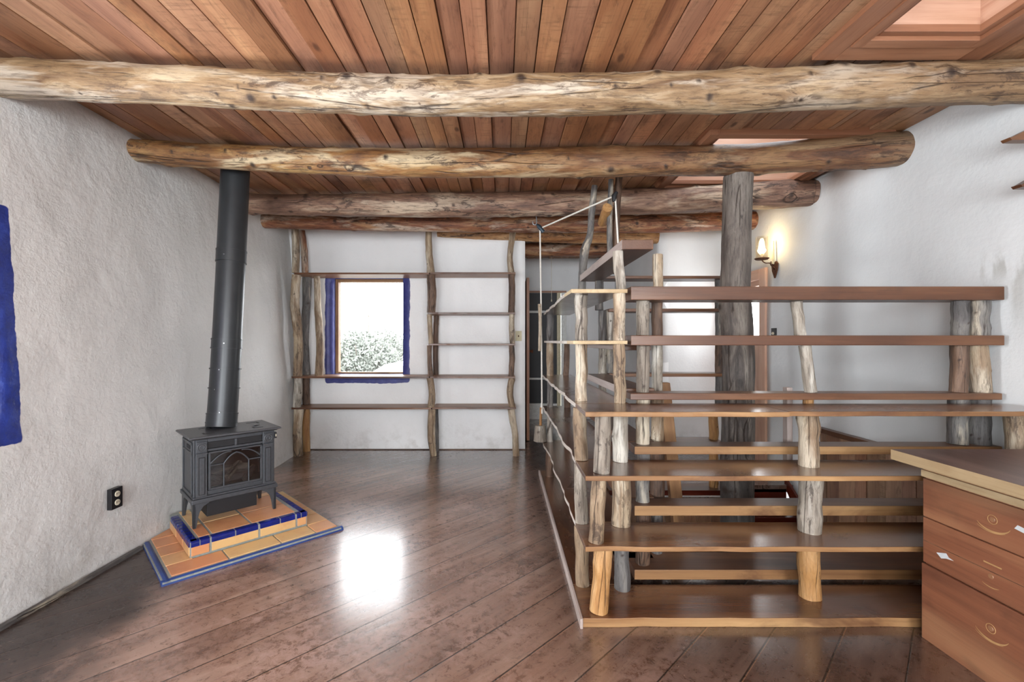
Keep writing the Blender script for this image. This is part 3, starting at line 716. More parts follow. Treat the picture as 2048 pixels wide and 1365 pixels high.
# D2: slimmer ones on the inner planks
post(bc, 1.545, 2.32, .105, .375, .026, 'post_dark', 0, 0, 160); post(bc, 1.56, 2.31, .425, .682, .024, 'post_slate', 0, 0, 161)
post(bc, 1.57, 2.31, .722, .955, .024, 'post_orange', 0, 0, 162); post(bc, 1.575, 2.30, .988, 1.228, .028, 'post_grey', -.03, .0, 163); post(bc, 1.535, 2.32, 1.278, 1.455, .027, 'post_grey', -.02, 0, 164)
mb = MB(); mb.box((1.525, 2.41, .6), (1.555, 2.45, 1.0), 2); child(mb, 'post', 'weathered', bc, .003)
# R: right end beside the wall
for i, (za, zb, r_, mt) in enumerate([(.105, .375, .035, 'post_dark'), (.425, .682, .037, 'post_slate'), (.722, .955, .042, 'post_slate'), (.988, 1.228, .037, 'post_dark'), (1.278, 1.455, .036, 'post_slate')]):
    post(bc, 2.33+.004*i, 2.31, za, zb, r_, mt, .003, 0, 170+i, 4)
for i, (za, zb, r_, mt) in enumerate([(.722, .955, .046, 'post_slate'), (.988, 1.228, .042, 'post_tan'), (1.278, 1.455, .042, 'post_slate')]):
    post(bc, 2.452+(-.006, .004, -.01)[i], 2.31, za, zb, r_, mt, (0, -.02, .004)[i], 0, 180+i, 4)
post(bc, 2.462, 2.14, L_[2], L_[3]-TH[3], .042, 'post_tan', -.03, 0, 185, 4)
# F/G: far end of the wing
for i, (za, zb, r_, mt) in enumerate([(.04, .328, .036, 'post_dark'), (.35, .638, .026, 'post_grey'), (.66, .918, .027, 'post_slate'), (.94, 1.234, .03, 'post_tan'), (1.252, 1.488, .03, 'post_slate')]):
    post(bc, .425, 4.03, za, zb, r_, mt, 0, 0, 190+i)
post(bc, .575, 4.08, .94, 1.234, .026, 'post_dark', .01, 0, 196)
post(bc, .575, 4.0, .04, .328, .03, 'post_dark', .0, 0, 197); post(bc, .575, 4.0, .35, .638, .03, 'post_dark', .0, 0, 198); post(bc, .575, 4.0, .66, .918, .03, 'post_dark', .0, 0, 199)
# H: stack at the inner far corner
for i, (za, zb, mt) in enumerate([(0, .425, 'post_dark'), (.425, .722, 'post_slate'), (.722, 1.0, 'post_grey'), (1.0, 1.225, 'post_grey'), (1.225, 1.49, 'post_slate'), (1.49, 1.715, 'post_slate')]):
    post(bc, .79 if za < 1.4 else .75, 3.55-.06*(za > 1.4), za, zb, .032, mt, 0, 0, 200+i)
post(bc, .85, 3.53, 1.0, 1.225, .03, 'post_slate', 0, 0, 210); post(bc, .845, 3.53, 1.225, 1.49, .03, 'post_grey', 0, 0, 211)
# bent grey poles up to the ceiling
mb = MB(); d = 3.5
mb.tube([(X(1164, d), d+.06, 1.225), (X(1166, d), d+.06, 1.6), (X(1168, d), d+.06, Z(540, d)), (X(1172, d), d+.06, Z(500, d)), (X(1183, d), d+.05, Z(465, d)), (X(1186, d), d+.05, Z(420, d)), (X(1192, d), d+.05, Z(368, d))],
        [.030, .03, .030, .036, .026, .026, .024], 18, .08, 31, .012, [(.75, 1.0, .9)], 5)
child(mb, 'pole', 'post_slate', bc)
mb = MB(); d = 3.42
mb.tube([(X(1221, d), d, 1.765), (X(1219, d), d, 2.1), (X(1222, d), d, Z(360, d)-.0)], [.022, .021, .019], 16, .06, 32, .012, (), 4); child(mb, 'pole', 'post_slate', bc)
mb = MB(); d = 3.44
mb.tube([(X(1229, d)+.01, d, 1.765), (X(1228, d)+.015, d, 2.1), (X(1233, d)+.02, d, 2.52)], [.028, .026, .026], 16, .08, 33, .012, (), 6); child(mb, 'pole', 'post_dark', bc)
mb = MB(); mb.tube([(X(1202, 3.6), 3.56, Z(446, 3.55)), (X(1214, 3.35), 3.34, Z(416, 3.34))], [.034, .036], 18, .05, 34, .012, (), 2); child(mb, 'peg', 'post_orange', bc)
# far run behind the stairwell
for (za, zb, xe, mt) in [(.06, .10, 1.8, 'stair_red'), (.44, .475, 1.70, 'stair_red'), (.70, .73, 1.76, 'plank'), (.975, 1.0, 1.76, 'back_shelf'), (1.225, 1.245, 1.76, 'plank'), (1.475, 1.50, 1.76, 'plank'), (1.73, 1.752, 1.76, 'plank')]:
    inner(.82 if za < 1.7 else .68, xe, 3.46, 3.64, za, zb, 0, ('plank', mt))
for i, (za, zb, mt) in enumerate([(.10, .44, 'post_orange'), (.475, .70, 'post_orange'), (.73, .975, 'post_slate'), (1.0, 1.225, 'post_dark'), (1.245, 1.475, 'post_slate'), (1.5, 1.73, 'post_slate')]):
    post(bc, 1.665 if za < .7 else 1.72, 3.55, za, zb, .04 if za > .7 else .034, mt, .0, 0, 220+i, 5)

# leaning sawn stake in the stairwell
mb = MB(); d = 2.78
a = Vector((X(1326, d), d, Z(766, d))); b = Vector((X(1372, d), d, Z(1190, d))-Vector((0, 0, 0))) if False else Vector((X(1372, d), d, -.32))
dr = (a-b).normalized(); side = Vector((1, 0, 0)); hw = .036
mb.add([b-side*hw-Vector((0, .025, 0)), b+side*hw-Vector((0, .025, 0)), b+side*hw+Vector((0, .025, 0)), b-side*hw+Vector((0, .025, 0)),
        a-side*hw-Vector((0, .025, 0)), a+side*hw-Vector((0, .025, 0)), a+side*hw+Vector((0, .025, 0)), a-side*hw+Vector((0, .025, 0))],
       [(0, 3, 2, 1), (4, 5, 6, 7), (0, 1, 5, 4), (1, 2, 6, 5), (2, 3, 7, 6), (3, 0, 4, 7)], [(.1*i % .3, .02*i, j) for i, j in zip(range(8), (0, 0, 0, 0, 1.2, 1.2, 1.2, 1.2))], None, [1, 1, 1, 0, 1, 0])
st = mb.build('stair_stake', ['back_shelf', 'raw'], None, .004)
tag(st, 'leaning sawn timber stake in the stairwell left of the log column', 'stake')

# ------------------------------------------------------------------ stairwell: boarded walls, red stairs, wainscot
mb = MB()
y = 2.46
def vboards(a0, a1, fixed, axis, z0_, z1_, seed, th=.02):
    rn = random.Random(seed); a = a0; m = MB()
    while a < a1-.01:
        b = min(a1, a+rn.choice([.1, .13, .15, .12])); f = fixed+rn.uniform(-.003, .003)
        if axis == 'y': m.box((f, a+.002, z0_), (f+th, b-.002, z1_), 2)
        else: m.box((a+.002, f, z0_), (b-.002, f+th, z1_), 2)
        a = b
    return m
struct(vboards(2.5, 3.6, .80, 'y', -1.6, -.06, 1).build('wall_stairwell_left', 'wainscot'))
struct(vboards(.82, 2.5, 2.46, 'x', -1.6, -.06, 2).build('wall_stairwell_near', 'wainscot'))
struct(vboards(.82, 1.78, 3.6, 'x', -1.6, -.06, 3).build('wall_stairwell_back', 'wainscot'))
ws = thing('wainscot_panel', 'vertical brown boards with sloping cap on the right wall by the stairs', 'wainscot', (2.49, 3.0, -1.6))
child(vboards(2.45, 3.52, 2.484, 'y', -1.5, .54, 4), 'boards', 'wainscot', ws)
mb = MB(); mb.box((2.455, 2.45, .54), (2.512, 3.54, .575), 1); child(mb, 'cap', 'plank', ws, .003)
sc = thing('staircase', 'dark red wooden stairs going down behind the bookcase', 'stairs', (2.1, 3.9, -1.6))
for k in range(5):
    yt = 3.9-.24*k; zt = -.18*(k+1)
    mb = MB(); mb.box((1.79, yt-.26, zt-.035), (2.45, yt, zt), 0); child(mb, 'tread', 'stair_red', sc, .004)
    mb = MB(); mb.box((1.79, yt, zt), (2.46, yt+.02, zt+.145+(.0 if k == 0 else 0)), 0); child(mb, 'riser', 'stair_red', sc)
mb = MB(); mb.prism([(3.93, -.02), (3.93, .06), (2.66, -.86), (2.66, -1.1), (3.6, -.4)], 2.462, 2.483, 1, plane='yz'); child(mb, 'stringer', 'stair_red', sc)
mb = MB(); mb.prism([(3.93, -.06), (3.93, -.02), (2.66, -.93), (2.66, -1.15), (3.6, -.44)], 1.765, 1.788, 1, plane='yz'); child(mb, 'stringer', 'stair_red', sc)

# ------------------------------------------------------------------ back bookcase
bb = thing('wall_bookcase', 'built-in bookcase of crooked pole posts and thin shelves around the back window', 'bookcase', (-2.2, 4.9, 0))
D0, D1 = 4.86, 5.155
hs = {1: 1.99, 2: 1.56, 3: 1.222, 4: .867, 5: .53}
def bshelf(xa, xb, zt, seed, d0=D0, d1=D1, th=.02):
    n = 24; fr = wavy((xa, d0), (xb, d0), n, .008, seed, (0, 1)); out = fr+[(xb, d1), (xa, d1)]
    mb = MB(); mb.prism(out, zt-th, zt, 0, 0, lambda i: 1 if i < n else 0); child(mb, 'shelf', ['back_shelf', 'plank'], bb, .002)
bshelf(X(588, D0), X(858, D0), hs[1], 1); bshelf(X(860, D0), X(1031, D0), hs[1]+.004, 2)
bshelf(X(855, D0), X(1030, D0), hs[2], 3); bshelf(X(857, D0), X(1030, D0), hs[3], 4)
bshelf(X(583, D0), X(858, D0), hs[4], 5); bshelf(X(860, D0), X(1030, D0), hs[4], 6)
bshelf(X(583, D0), X(862, D0), hs[5], 7); bshelf(X(864, D0), X(1032, D0), hs[5]+.003, 8)
TB = 2.50
def pole(pts, d, rads, mat, seed, nk=4, z_first=None, z_last=None):
    P = [(X(px, d), d, Z(py, d)) for px, py in pts]
    if z_first is not None: P[0] = (P[0][0], P[0][1], z_first)
    if z_last is not None: P[-1] = (P[-1][0], P[-1][1], z_last)
    mb = MB(); mb.tube(P, rads, 18, .08, seed, .014, (), nk); return child(mb, 'post', mat, bb)
dd = 4.9
pole([(597, 915), (595, 870), (598, 820)], dd, [.048, .046, .05], 'post_tan', 301, 3, 0, hs[5]-.02)
pole([(594, 815), (596, 790), (597, 758)], dd, [.042, .046, .044], 'post_grey', 302, 2, hs[5], hs[4]-.02)
pole([(595, 752), (597, 680), (590, 610), (593, 547)], dd, [.046, .045, .05, .046], 'post_tan', 303, 5, hs[4], hs[1]-.02)
pole([(591, 543), (592, 500), (590, 460)], dd, [.038, .04, .038], 'post_tan', 304, 2, hs[1], TB)
d2 = 5.1
pole([(613, 900), (612, 850), (613, 820)], d2, [.04, .042, .04], 'post_orange', 305, 3, 0, hs[5]-.02)
pole([(613, 815), (612, 790), (612, 757)], d2, [.04, .042, .04], 'post_dark', 306, 2, hs[5], hs[4]-.02)
pole([(612, 750), (610, 680), (613, 610), (614, 550)], d2, [.046, .04, .045, .05], 'post_slate', 307, 4, hs[4], hs[1]-.02)
pole([(611, 543), (608, 500), (604, 460)], d2, [.034, .036, .032], 'beam_red', 308, 2, hs[1], TB)
pole([(638, 753), (640, 690), (636, 620), (634, 550)], 5.0, [.046, .04, .038, .034], 'post_tan', 309, 4, hs[4], hs[1]-.02)
dm = 4.9
pole([(867, 913), (863, 870), (864, 826)], dm, [.036, .042, .04], 'post_tan', 310, 3, 0, hs[5]-.02)
pole([(862, 818), (864, 790), (860, 758)], dm, [.04, .034, .036], 'post_tan', 311, 2, hs[5], hs[4]-.02)
pole([(862, 752), (859, 720), (859, 692)], dm, [.03, .026, .028], 'post_dark', 312, 2, hs[4], hs[3]-.02)
pole([(862, 686), (860, 655), (859, 628)], dm, [.026, .028, .03], 'post_tan', 313, 2, hs[3], hs[2]-.02)
pole([(862, 622), (864, 590), (862, 548)], dm, [.046, .05, .046], 'post_dark', 314, 3, hs[2], hs[1]-.02)
pole([(862, 543), (858, 500), (857, 460)], dm, [.044, .036, .036], 'post_tan', 315, 3, hs[1], TB)
db = 5.11
pole([(873, 900), (871, 820), (870, 757)], db, [.03, .03, .03], 'post_slate', 316, 3, 0, hs[5]-.02)
pole([(872, 750), (871, 690), (873, 628)], db, [.03, .03, .03], 'post_dark', 317, 3, hs[4], hs[2]-.02)
dr_ = 4.9
pole([(1032, 912), (1030, 870), (1022, 822)], dr_, [.036, .034, .04], 'post_tan', 318, 3, 0, hs[5]-.02)
pole([(1024, 815), (1020, 785), (1024, 757)], dr_, [.034, .036, .034], 'post_tan', 319, 3, hs[5], hs[4]-.02)
pole([(1022, 750), (1024, 720), (1023, 690)], dr_, [.03, .032, .03], 'post_dark', 320, 2, hs[4], hs[3]-.02)
pole([(1025, 686), (1023, 655), (1024, 628)], dr_, [.028, .03, .028], 'post_tan', 321, 2, hs[3], hs[2]-.02)
pole([(1023, 622), (1024, 585), (1023, 548)], dr_, [.036, .034, .036], 'post_dark', 322, 3, hs[2], hs[1]-.02)
pole([(1023, 542), (1020, 515), (1027, 468)], dr_, [.036, .03, .034], 'post_tan', 323, 4, hs[1], TB)

# ------------------------------------------------------------------ hearth
u_ = Vector((.700, .714)); v_ = Vector((-.714, .700))
A_ = Vector((-1.728, 2.287)); B_ = A_+u_*.955; C_ = B_+v_*1.03; D_ = C_-u_*.42
hearth = thing('tiled_hearth', 'two-level terracotta tiled hearth with blue edging under the stove', 'hearth', (A_.x, A_.y, 0), math.atan2(.714, .70))
# local frame: x along the front, y towards the wall; clip against the wall (world x > -2.19)
def clip(poly):
    """keep the part of a local polygon with world x >= -2.18"""
    def wx(p): return A_.x+u_.x*p[0]+v_.x*p[1]
    out = []
    for i in range(len(poly)):
        p, q = poly[i], poly[(i+1) % len(poly)]; a, b = wx(p)+2.18, wx(q)+2.18
        if a >= 0: out.append(p)
        if (a >= 0) != (b >= 0):
            t_ = a/(a-b); out.append((p[0]+(q[0]-p[0])*t_, p[1]+(q[1]-p[1])*t_))
    return out
def hp(poly, z0_, z1_, name, mat, bev=0, parent=hearth, mbb=None):
    c = clip(poly)
    if len(c) < 3: return
    m = mbb or MB(); m.prism(c, z0_, z1_, 0)
    if mbb is None: m.build(name, mat, parent, bev)
def rect(a, b, c, d): return [(a, b), (c, b), (c, d), (a, d)]
LW, LD = .955, 1.03
hp(rect(.0, .0, LW-.004, LD), 0, .018, 'lower_slab', 'grout')
m = MB()
def tiles(m, x0_, y0_, x1_, y1_, nx, ny, z0_, z1_, gap=.006, xs_=None, ys_=None):
    xs_ = xs_ or [x0_+(x1_-x0_)*i/nx for i in range(nx+1)]; ys_ = ys_ or [y0_+(y1_-y0_)*i/ny for i in range(ny+1)]
    for i in range(len(xs_)-1):
        for j in range(len(ys_)-1):
            c = clip(rect(xs_[i]+gap, ys_[j]+gap, xs_[i+1]-gap, ys_[j+1]-gap))
            if len(c) >= 3: m.prism(c, z0_, z1_, 0)
tiles(m, .04, .04, .94, .19, 3, 1, .016, .024, .004, xs_=[.04, .31, .59, .80, .945])
tiles(m, .04, .19, .17, .8, 1, 4, .016, .024, .003)
tiles(m, .81, .19, .945, 1.02, 1, 5, .016, .024, .003)
m.build('lower_tiles', 'terracotta', hearth, .003)
# blue rounded border, front and left
m = MB()
def quarter(p0, p1, r, z0_, inward):
    d_ = Vector((p1[0]-p0[0], p1[1]-p0[1])).normalized(); n_ = Vector(inward); vs = []; K = 8
    for e, p in enumerate((p0, p1)):
        for k in range(K+1):
            th = math.pi*k/K; vs.append((p[0]+n_.x*(r-r*math.cos(th)), p[1]+n_.y*(r-r*math.cos(th)), z0_+r*1.1*math.sin(th)))
    fs = [(k, k+1, K+2+k, K+1+k) for k in range(K)]+[tuple(range(K+1)), tuple(range(2*K+1, K, -1))]
    return vs, fs
vs, fs = quarter((-.005, -.002), (LW+.01, -.002), .021, .0, (0, 1)); m.add(vs, fs, None, None, 0, False)
vs, fs = quarter((-.002, .0), (-.002, .645), .021, .0, (1, 0)); m.add(vs, fs, None, None, 0, False)
m.build('blue_border', 'blue_border', hearth)
# raised block
fl = Vector((-1.764, 2.54)); loc = fl-A_; rx, ry = loc.dot(u_), loc.dot(v_); RW, RD, RT = .653, .60, .113
hp(rect(rx, ry, rx+RW, ry+RD), .018, RT-.004, 'raised_slab', 'grout')
m = MB()   # tiles on the riser faces
xs_ = [0, .10, .36, .585, .653]
for a, b in zip(xs_, xs_[1:]): m.box((rx+a+.006, ry-.005, .03), (rx+b-.006, ry+.01, RT-.032), 0)
ys_ = [0, .17, .36, .55]
for a, b in zip(ys_, ys_[1:]):
    m.box((rx-.005, ry+a+.006, .03), (rx+.01, ry+b-.006, RT-.032), 1); m.box((rx+RW-.01, ry+a+.006, .03), (rx+RW+.005, ry+b-.006, RT-.032), 1)
m.build('riser_tiles', 'terracotta', hearth, .003)
m = MB(); tiles(m, 0, 0, 0, 0, 1, 1, RT-.006, RT-.001, .006, xs_=[rx+.045, rx+.115, rx+.33, rx+.60], ys_=[ry+.045, ry+.27, ry+.52, ry+.6])
m.build('top_tiles', 'terracotta', hearth, .003)
def bullnose(m, p, q, inward, r=.022, top=RT):
    # rounded glazed edge tile between p and q
    n_ = Vector(inward); vs = []; K = 5; prof = [(0, -.032), (0, -.012)]
    for k in range(K+1):
        th = math.pi/2*k/K; prof.append((.012-.012*math.cos(th), -.012+.012*math.sin(th)))
    prof += [(.04, 0), (.04, -.006)]
    for pt in (p, q):
        for (a, z_) in prof: vs.append((pt[0]+n_.x*(a-.005), pt[1]+n_.y*(a-.005), top+z_))
    K = len(prof); fs = [(k, k+1, K+k+1, K+k) for k in range(K-1)]+[tuple(range(K)), tuple(range(2*K-1, K-1, -1))]
    m.add(vs, fs, None, None, 0, False)
m = MB()
def run(a, b, fx, n, segs=None):
    for k in range(n):
        s0 = a+(b-a)*k/n+.0035; s1 = a+(b-a)*(k+1)/n-.0035; yield s0, s1
for (a, b) in [(.004, .045), (.05, .095), (.105, .225), (.232, .352), (.365, .48), (.487, .575), (.587, .612), (.618, .65)]:
    bullnose(m, (rx+a, ry), (rx+b, ry), (0, 1))
for s0, s1 in run(.0, .53, 0, 10): bullnose(m, (rx, ry+s0), (rx, ry+s1), (1, 0))
for s0, s1 in run(.0, .56, 0, 10): bullnose(m, (rx+RW, ry+s0), (rx+RW, ry+s1), (-1, 0))
m.build('blue_edge_tiles', 'blue_tile', hearth, .0015)

# ------------------------------------------------------------------ gas stove
FLf = Vector((-1.877, 2.729))
stove = thing('gas_stove', 'black cast iron gas stove with arched glass door on the tiled hearth', 'stove', (FLf.x, FLf.y, RT), math.atan2(.714, .70))
SWd, SD = .465, .29      # footprint
B0, B1 = .165, .535
m = MB()   # shell: sides, back, floor, roof (hollow firebox)
m.box((.0, .0, B0), (.012, SD, B1)); m.box((SWd-.012, 0, B0), (SWd, SD, B1)); m.box((.012, SD-.012, B0), (SWd-.012, SD, B1))
m.box((.012, .012, B0), (SWd-.012, SD-.012, B0+.012)); m.box((.012, .0, B1-.012), (SWd-.012, SD-.012, B1))
# front frame
m.box((.012, -.006, B0), (.075, .012, B1)); m.box((SWd-.075, -.006, B0), (SWd-.012, .012, B1)); m.box((.075, -.002, B0), (SWd-.075, .012, B0+.045))
m.box((.075, -.002, .452), (SWd-.075, .012, .468)); m.box((.075, -.002, .510), (SWd-.075, .012, B1)); m.box((.225, -.004, .468), (.24, .012, .510))
# sunken side panel frame
for zz in ((B0+.02, B0+.035), (.44, .455), (.50, .515)): m.box((-.006, .02, zz[0]), (0, SD-.02, zz[1]))
for yy in (.02, SD-.035): m.box((-.006, yy, B0+.02), (0, yy+.015, .515))
m.build('body', 'iron', stove, .003)
m = MB(); m.box((-.003, .07, .468), (.001, .16, .49)); m.box((.078, .006, .470), (SWd-.078, .02, .508)); m.build('vent', 'iron_black', stove)
# fluted corner pilasters with round medallions
for xx in (.012, SWd-.075):
    m = MB(); m.box((xx+.004, -.014, B0+.01), (xx+.059, -.006, .44)); m.box((xx, -.018, .44), (xx+.063, -.006, .45)); m.box((xx+.004, -.014, .455), (xx+.059, -.006, .52))
    o = m.build('pilaster', 'iron', stove, .002)
    m = MB(); m.box((xx+.014, -.0155, B0+.03), (xx+.049, -.0135, .425)); m.build('pilaster_panel', 'iron_black', o)
    m = MB(); m.box((xx+.018, -.020, B0+.034), (xx+.045, -.0155, .421)); m.build('pilaster_panel', 'iron', o, .002)
    m = MB(); cx, cz = xx+.0315, .487
    for rr_ in (.023, .012):
        m.tube([(cx+rr_*math.cos(a), -.0155, cz+rr_*math.sin(a)) for a in [6.2832*k/24 for k in range(25)]], [.003], 6, cap=False)
    m.build('medallion', 'iron_top', o)
# top plate with chamfer and recessed trivet shapes
m = MB(); x0_, x1_, y0_, y1_ = -.03, SWd+.03, -.045, SD+.045
def ring_(o_, z_): return [(x0_+o_, y0_+o_, z_), (x1_-o_, y0_+o_, z_), (x1_-o_, y1_-o_, z_), (x0_+o_, y1_-o_, z_)]
rs_ = [ring_(.025, .533), ring_(.014, .541), ring_(0, .546), ring_(0, .553), ring_(.006, .557)]
vs = [p for r_ in rs_ for p in r_]; fs = [tuple(range(3, -1, -1)), tuple(range(16, 20))]
for i in range(4):
    for k in range(4): fs.append((4*i+k, 4*i+(k+1) % 4, 4*i+4+(k+1) % 4, 4*i+4+k))
m.add(vs, fs); m.build('top_plate', 'iron_top', stove, .001)
m = MB()
for cx in (.06, SWd-.12):
    for q_ in ([(cx, .03), (cx+.06, .03), (cx+.06, .042), (cx+.012, .042), (cx+.012, .075), (cx, .075)], [(cx+.02, .25), (cx+.078, .25), (cx+.078, .21), (cx+.09, .21), (cx+.09, .262), (cx+.02, .262)]):
        m = MB(); m.prism(q_, .5565, .5582); m.build('trivet_slot', 'iron_black', stove)
m = MB(); m.tube([(SWd-.10, .10, .562), (SWd-.085, .115, .562), (SWd-.06, .118, .562)], [.003, .006, .003], 8); m.build('trivet_handle', 'steel', stove)
# skirt moulding
m = MB(); m.box((-.012, -.026, B0-.018), (SWd+.012, SD+.012, B0+.008)); m.box((-.004, -.019, B0+.008), (SWd+.004, SD+.004, B0+.02)); m.build('skirt', 'iron', stove, .004)
# curved cabriole legs
def leg(cx, cy, sx, sy):
    m = MB(); prof = [(0, .0), (.018, .0), (.021, .02), (.027, .06), (.036, .095), (.055, .125), (.085, .14), (.085, .15), (0, .15)]
    m.prism([(cx+sx*a, z_) for a, z_ in prof], cy-.0, cy+sy*.016, 2, plane='xz')
    m.prism([(cy+sy*a, z_) for a, z_ in prof], cx, cx+sx*.016, 2, plane='yz')
    return m.build('leg', 'iron', stove, .002)
leg(-.004, -.018, 1, 1); leg(SWd+.004, -.018, -1, 1); leg(-.004, SD+.004, 1, -1); leg(SWd+.004, SD+.004, -1, -1)
m = MB(); m.box((.075, .015, .045), (.36, .24, .150)); m.build('burner_box', 'iron_black', stove, .003)
# glass door with pointed arches
m = MB(); dx0, dx1, dz0, dz1 = .078, SWd-.078, B0+.048, .45
m.box((dx0, -.012, dz0), (dx0+.012, .002, dz1)); m.box((dx1-.012, -.012, dz0), (dx1, .002, dz1)); m.box((dx0, -.012, dz0), (dx1, .002, dz0+.012)); m.box((dx0, -.012, dz1-.010), (dx1, .002, dz1))
door = m.build('door', 'iron', stove, .002)
m = MB(); W_ = dx1-dx0; xl, xr = dx0+W_*.27, dx1-W_*.27; zs = .365; cxm = (dx0+dx1)/2
for xx in (xl, xr): m.tube([(xx, -.010, dz0+.01), (xx, -.010, zs)], [.0045], 8)
def arc(p, q, bul):
    return [(p[0]+(q[0]-p[0])*k/8, -.010, p[1]+(q[1]-p[1])*k/8+bul*math.sin(math.pi*k/8)) for k in range(9)]
for p, q, b in (((dx0+.01, zs-.0), (xl, zs), -.0), ((xr, zs), (dx1-.01, zs), 0), ((xl, zs), (cxm, .425), .012), ((xr, zs), (cxm, .425), .012), ((dx0+.01, zs+.012), (cxm-.03, .435), .018), ((dx1-.01, zs+.012), (cxm+.03, .435), .018)):
    m.tube(arc(p, q, b), [.0045], 8)
m.build('mullion', 'iron', door)
m = MB(); m.box((dx0+.006, -.004, dz0+.006), (dx1-.006, -.001, dz1-.006)); m.build('glass', 'glass_dark', door)
m = MB(); m.box((.02, SD-.03, B0+.014), (SWd-.02, SD-.014, B1-.014)); m.box((.014, .014, B0+.013), (SWd-.014, SD-.03, B0+.03)); m.build('firebox', 'firebox', stove)
for i, (a, b, r_) in enumerate([((.10, .10, .225), (.36, .13, .235), .024), ((.13, .17, .27), (.34, .12, .285), .028), ((.20, .08, .25), (.30, .17, .31), .022), ((.30, .06, .22), (.38, .15, .27), .022), ((.09, .15, .26), (.17, .07, .235), .02)]):
    m = MB(); m.tube([a, tuple((p+q)/2+.006 for p, q in zip(a, b)), b], [r_, r_*1.1, r_*.9], 14, .15, 400+i, .01, (), 3); m.build('ceramic_log', 'ash_log', stove)
m = MB(); m.box((SWd+.001, .0, .475), (SWd+.016, .03, .515)); sw_ = m.build('switch', 'iron_black', stove, .002)
m = MB(); m.box((SWd+.006, -.004, .487), (SWd+.012, .0, .503)); m.build('switch_rocker', 'ivory', sw_)

# stove pipe in sections
pipe = thing('stove_pipe', 'tall black sectioned flue pipe rising from the stove to the ceiling', 'flue pipe', (-1.9, 3.03, .67))
def pp(py):   # centre line, bottom to top
    t_ = (852-py)/510.0; return Vector((-1.895-.012*math.sin(math.pi*t_), 3.035+.16*min(1, t_*1.5)+.02*t_, 0))
ks_ = [(0, .668), (.06, .73), (.36, .98), (.55, 1.20), (.60, 1.23), (1.0, 1.87), (1.04, 1.93), (1.3, 2.569)]
def sec(z0_, z1_, r, name='pipe_section', mat='pipe'):
    m = MB(); P = []
    for k in range(7):
        z_ = z0_+(z1_-z0_)*k/6; t_ = (z_-.668)/1.9; P.append((-1.895, 3.03+.17*max(0, t_)**.8, z_))
    m.tube(P, [r], 32); o = m.build(name, mat, pipe); o.location = (1.9, -3.03, -.67); return o
sec(.668, .76, .093); sec(.76, 1.20, .090); sec(1.20, 1.26, .093); sec(1.26, 1.80, .090); sec(1.80, 1.88, .094); sec(1.88, 2.565, .091)
for z_ in (.70, .76, .93, 1.06, 1.20, 1.26, 1.80, 1.88): sec(z_-.004, z_+.004, .0955, 'seam_ring')
for z_, a_ in ((.78, -1.2), (.93, -1.6), (1.06, -1.4), (1.235, -1.2), (1.84, -1.5)):
    m = MB(); t_ = (z_-.668)/1.9; c_ = Vector((-1.895, 3.03+.17*t_**.8, z_)); d_ = Vector((math.cos(a_), math.sin(a_), 0))
    m.tube([c_+d_*.088, c_+d_*.099], [.005, .004], 8); o = m.build('screw', 'steel', pipe); o.location = (1.9, -3.03, -.67)
m = MB(); m.tube([(-1.89, 3.2, 2.53), (-1.89, 3.2, 2.568)], [.13, .13], 40); m.box((-2.05, 3.04, 2.558), (-1.66, 3.36, 2.569)); o = m.build('ceiling_collar', 'frosted', pipe); o.location = (1.9, -3.03, -.67)

# ------------------------------------------------------------------ desk with drawers
desk = thing('drawer_desk', 'reddish wooden desk with three worn drawers and raw-edged top, lower right', 'desk', (1.77, 1.9, 0))
DX, DF, DN = 1.775, 1.90, .75
def dchild(m, name, mats, parent=desk, bev=0):
    o = m.build(name, mats, parent, bev)
    if parent is desk: o.location = (-1.77, -1.9, 0)
    return o
m = MB(); m.box((DX+.012, DN, .04), (2.49, DF-.0, .742), 1); dchild(m, 'body', 'desk', desk, .002)
m = MB(); m.prism([(1.668, DF+.035), (1.668, DN), (2.50, DN), (2.50, DF+.035)], .742, .785, 1, 0, lambda i: 1 if i in (0, 3) else 0); dchild(m, 'desktop', ['desk_top', 'raw_light'], desk, .002)
m = MB(); m.box((DX, DN, .708), (DX+.012, DF, .742), 1); dchild(m, 'apron', 'desk', desk, .001)
m = MB(); m.box((DX-.008, DN, .680), (DX+.012, DF, .708), 1); dchild(m, 'edge_strip', 'raw_light', desk, .001)
def arcs(m, cy, cz, r0, a0, a1, w0, xx):
    vs = []; N = 20
    for s_ in (0, 1):
        for k in range(N+1):
            a = a0+(a1-a0)*k/N; ww = w0*math.sin(math.pi*k/N)+.0006; r_ = r0+(ww if s_ else -ww)
            vs.append((xx, cy-r_*math.cos(a)*1.0, cz-r_*math.sin(a)*.7))
    m.add(vs, [(k, k+1, N+2+k, N+1+k) for k in range(N)])
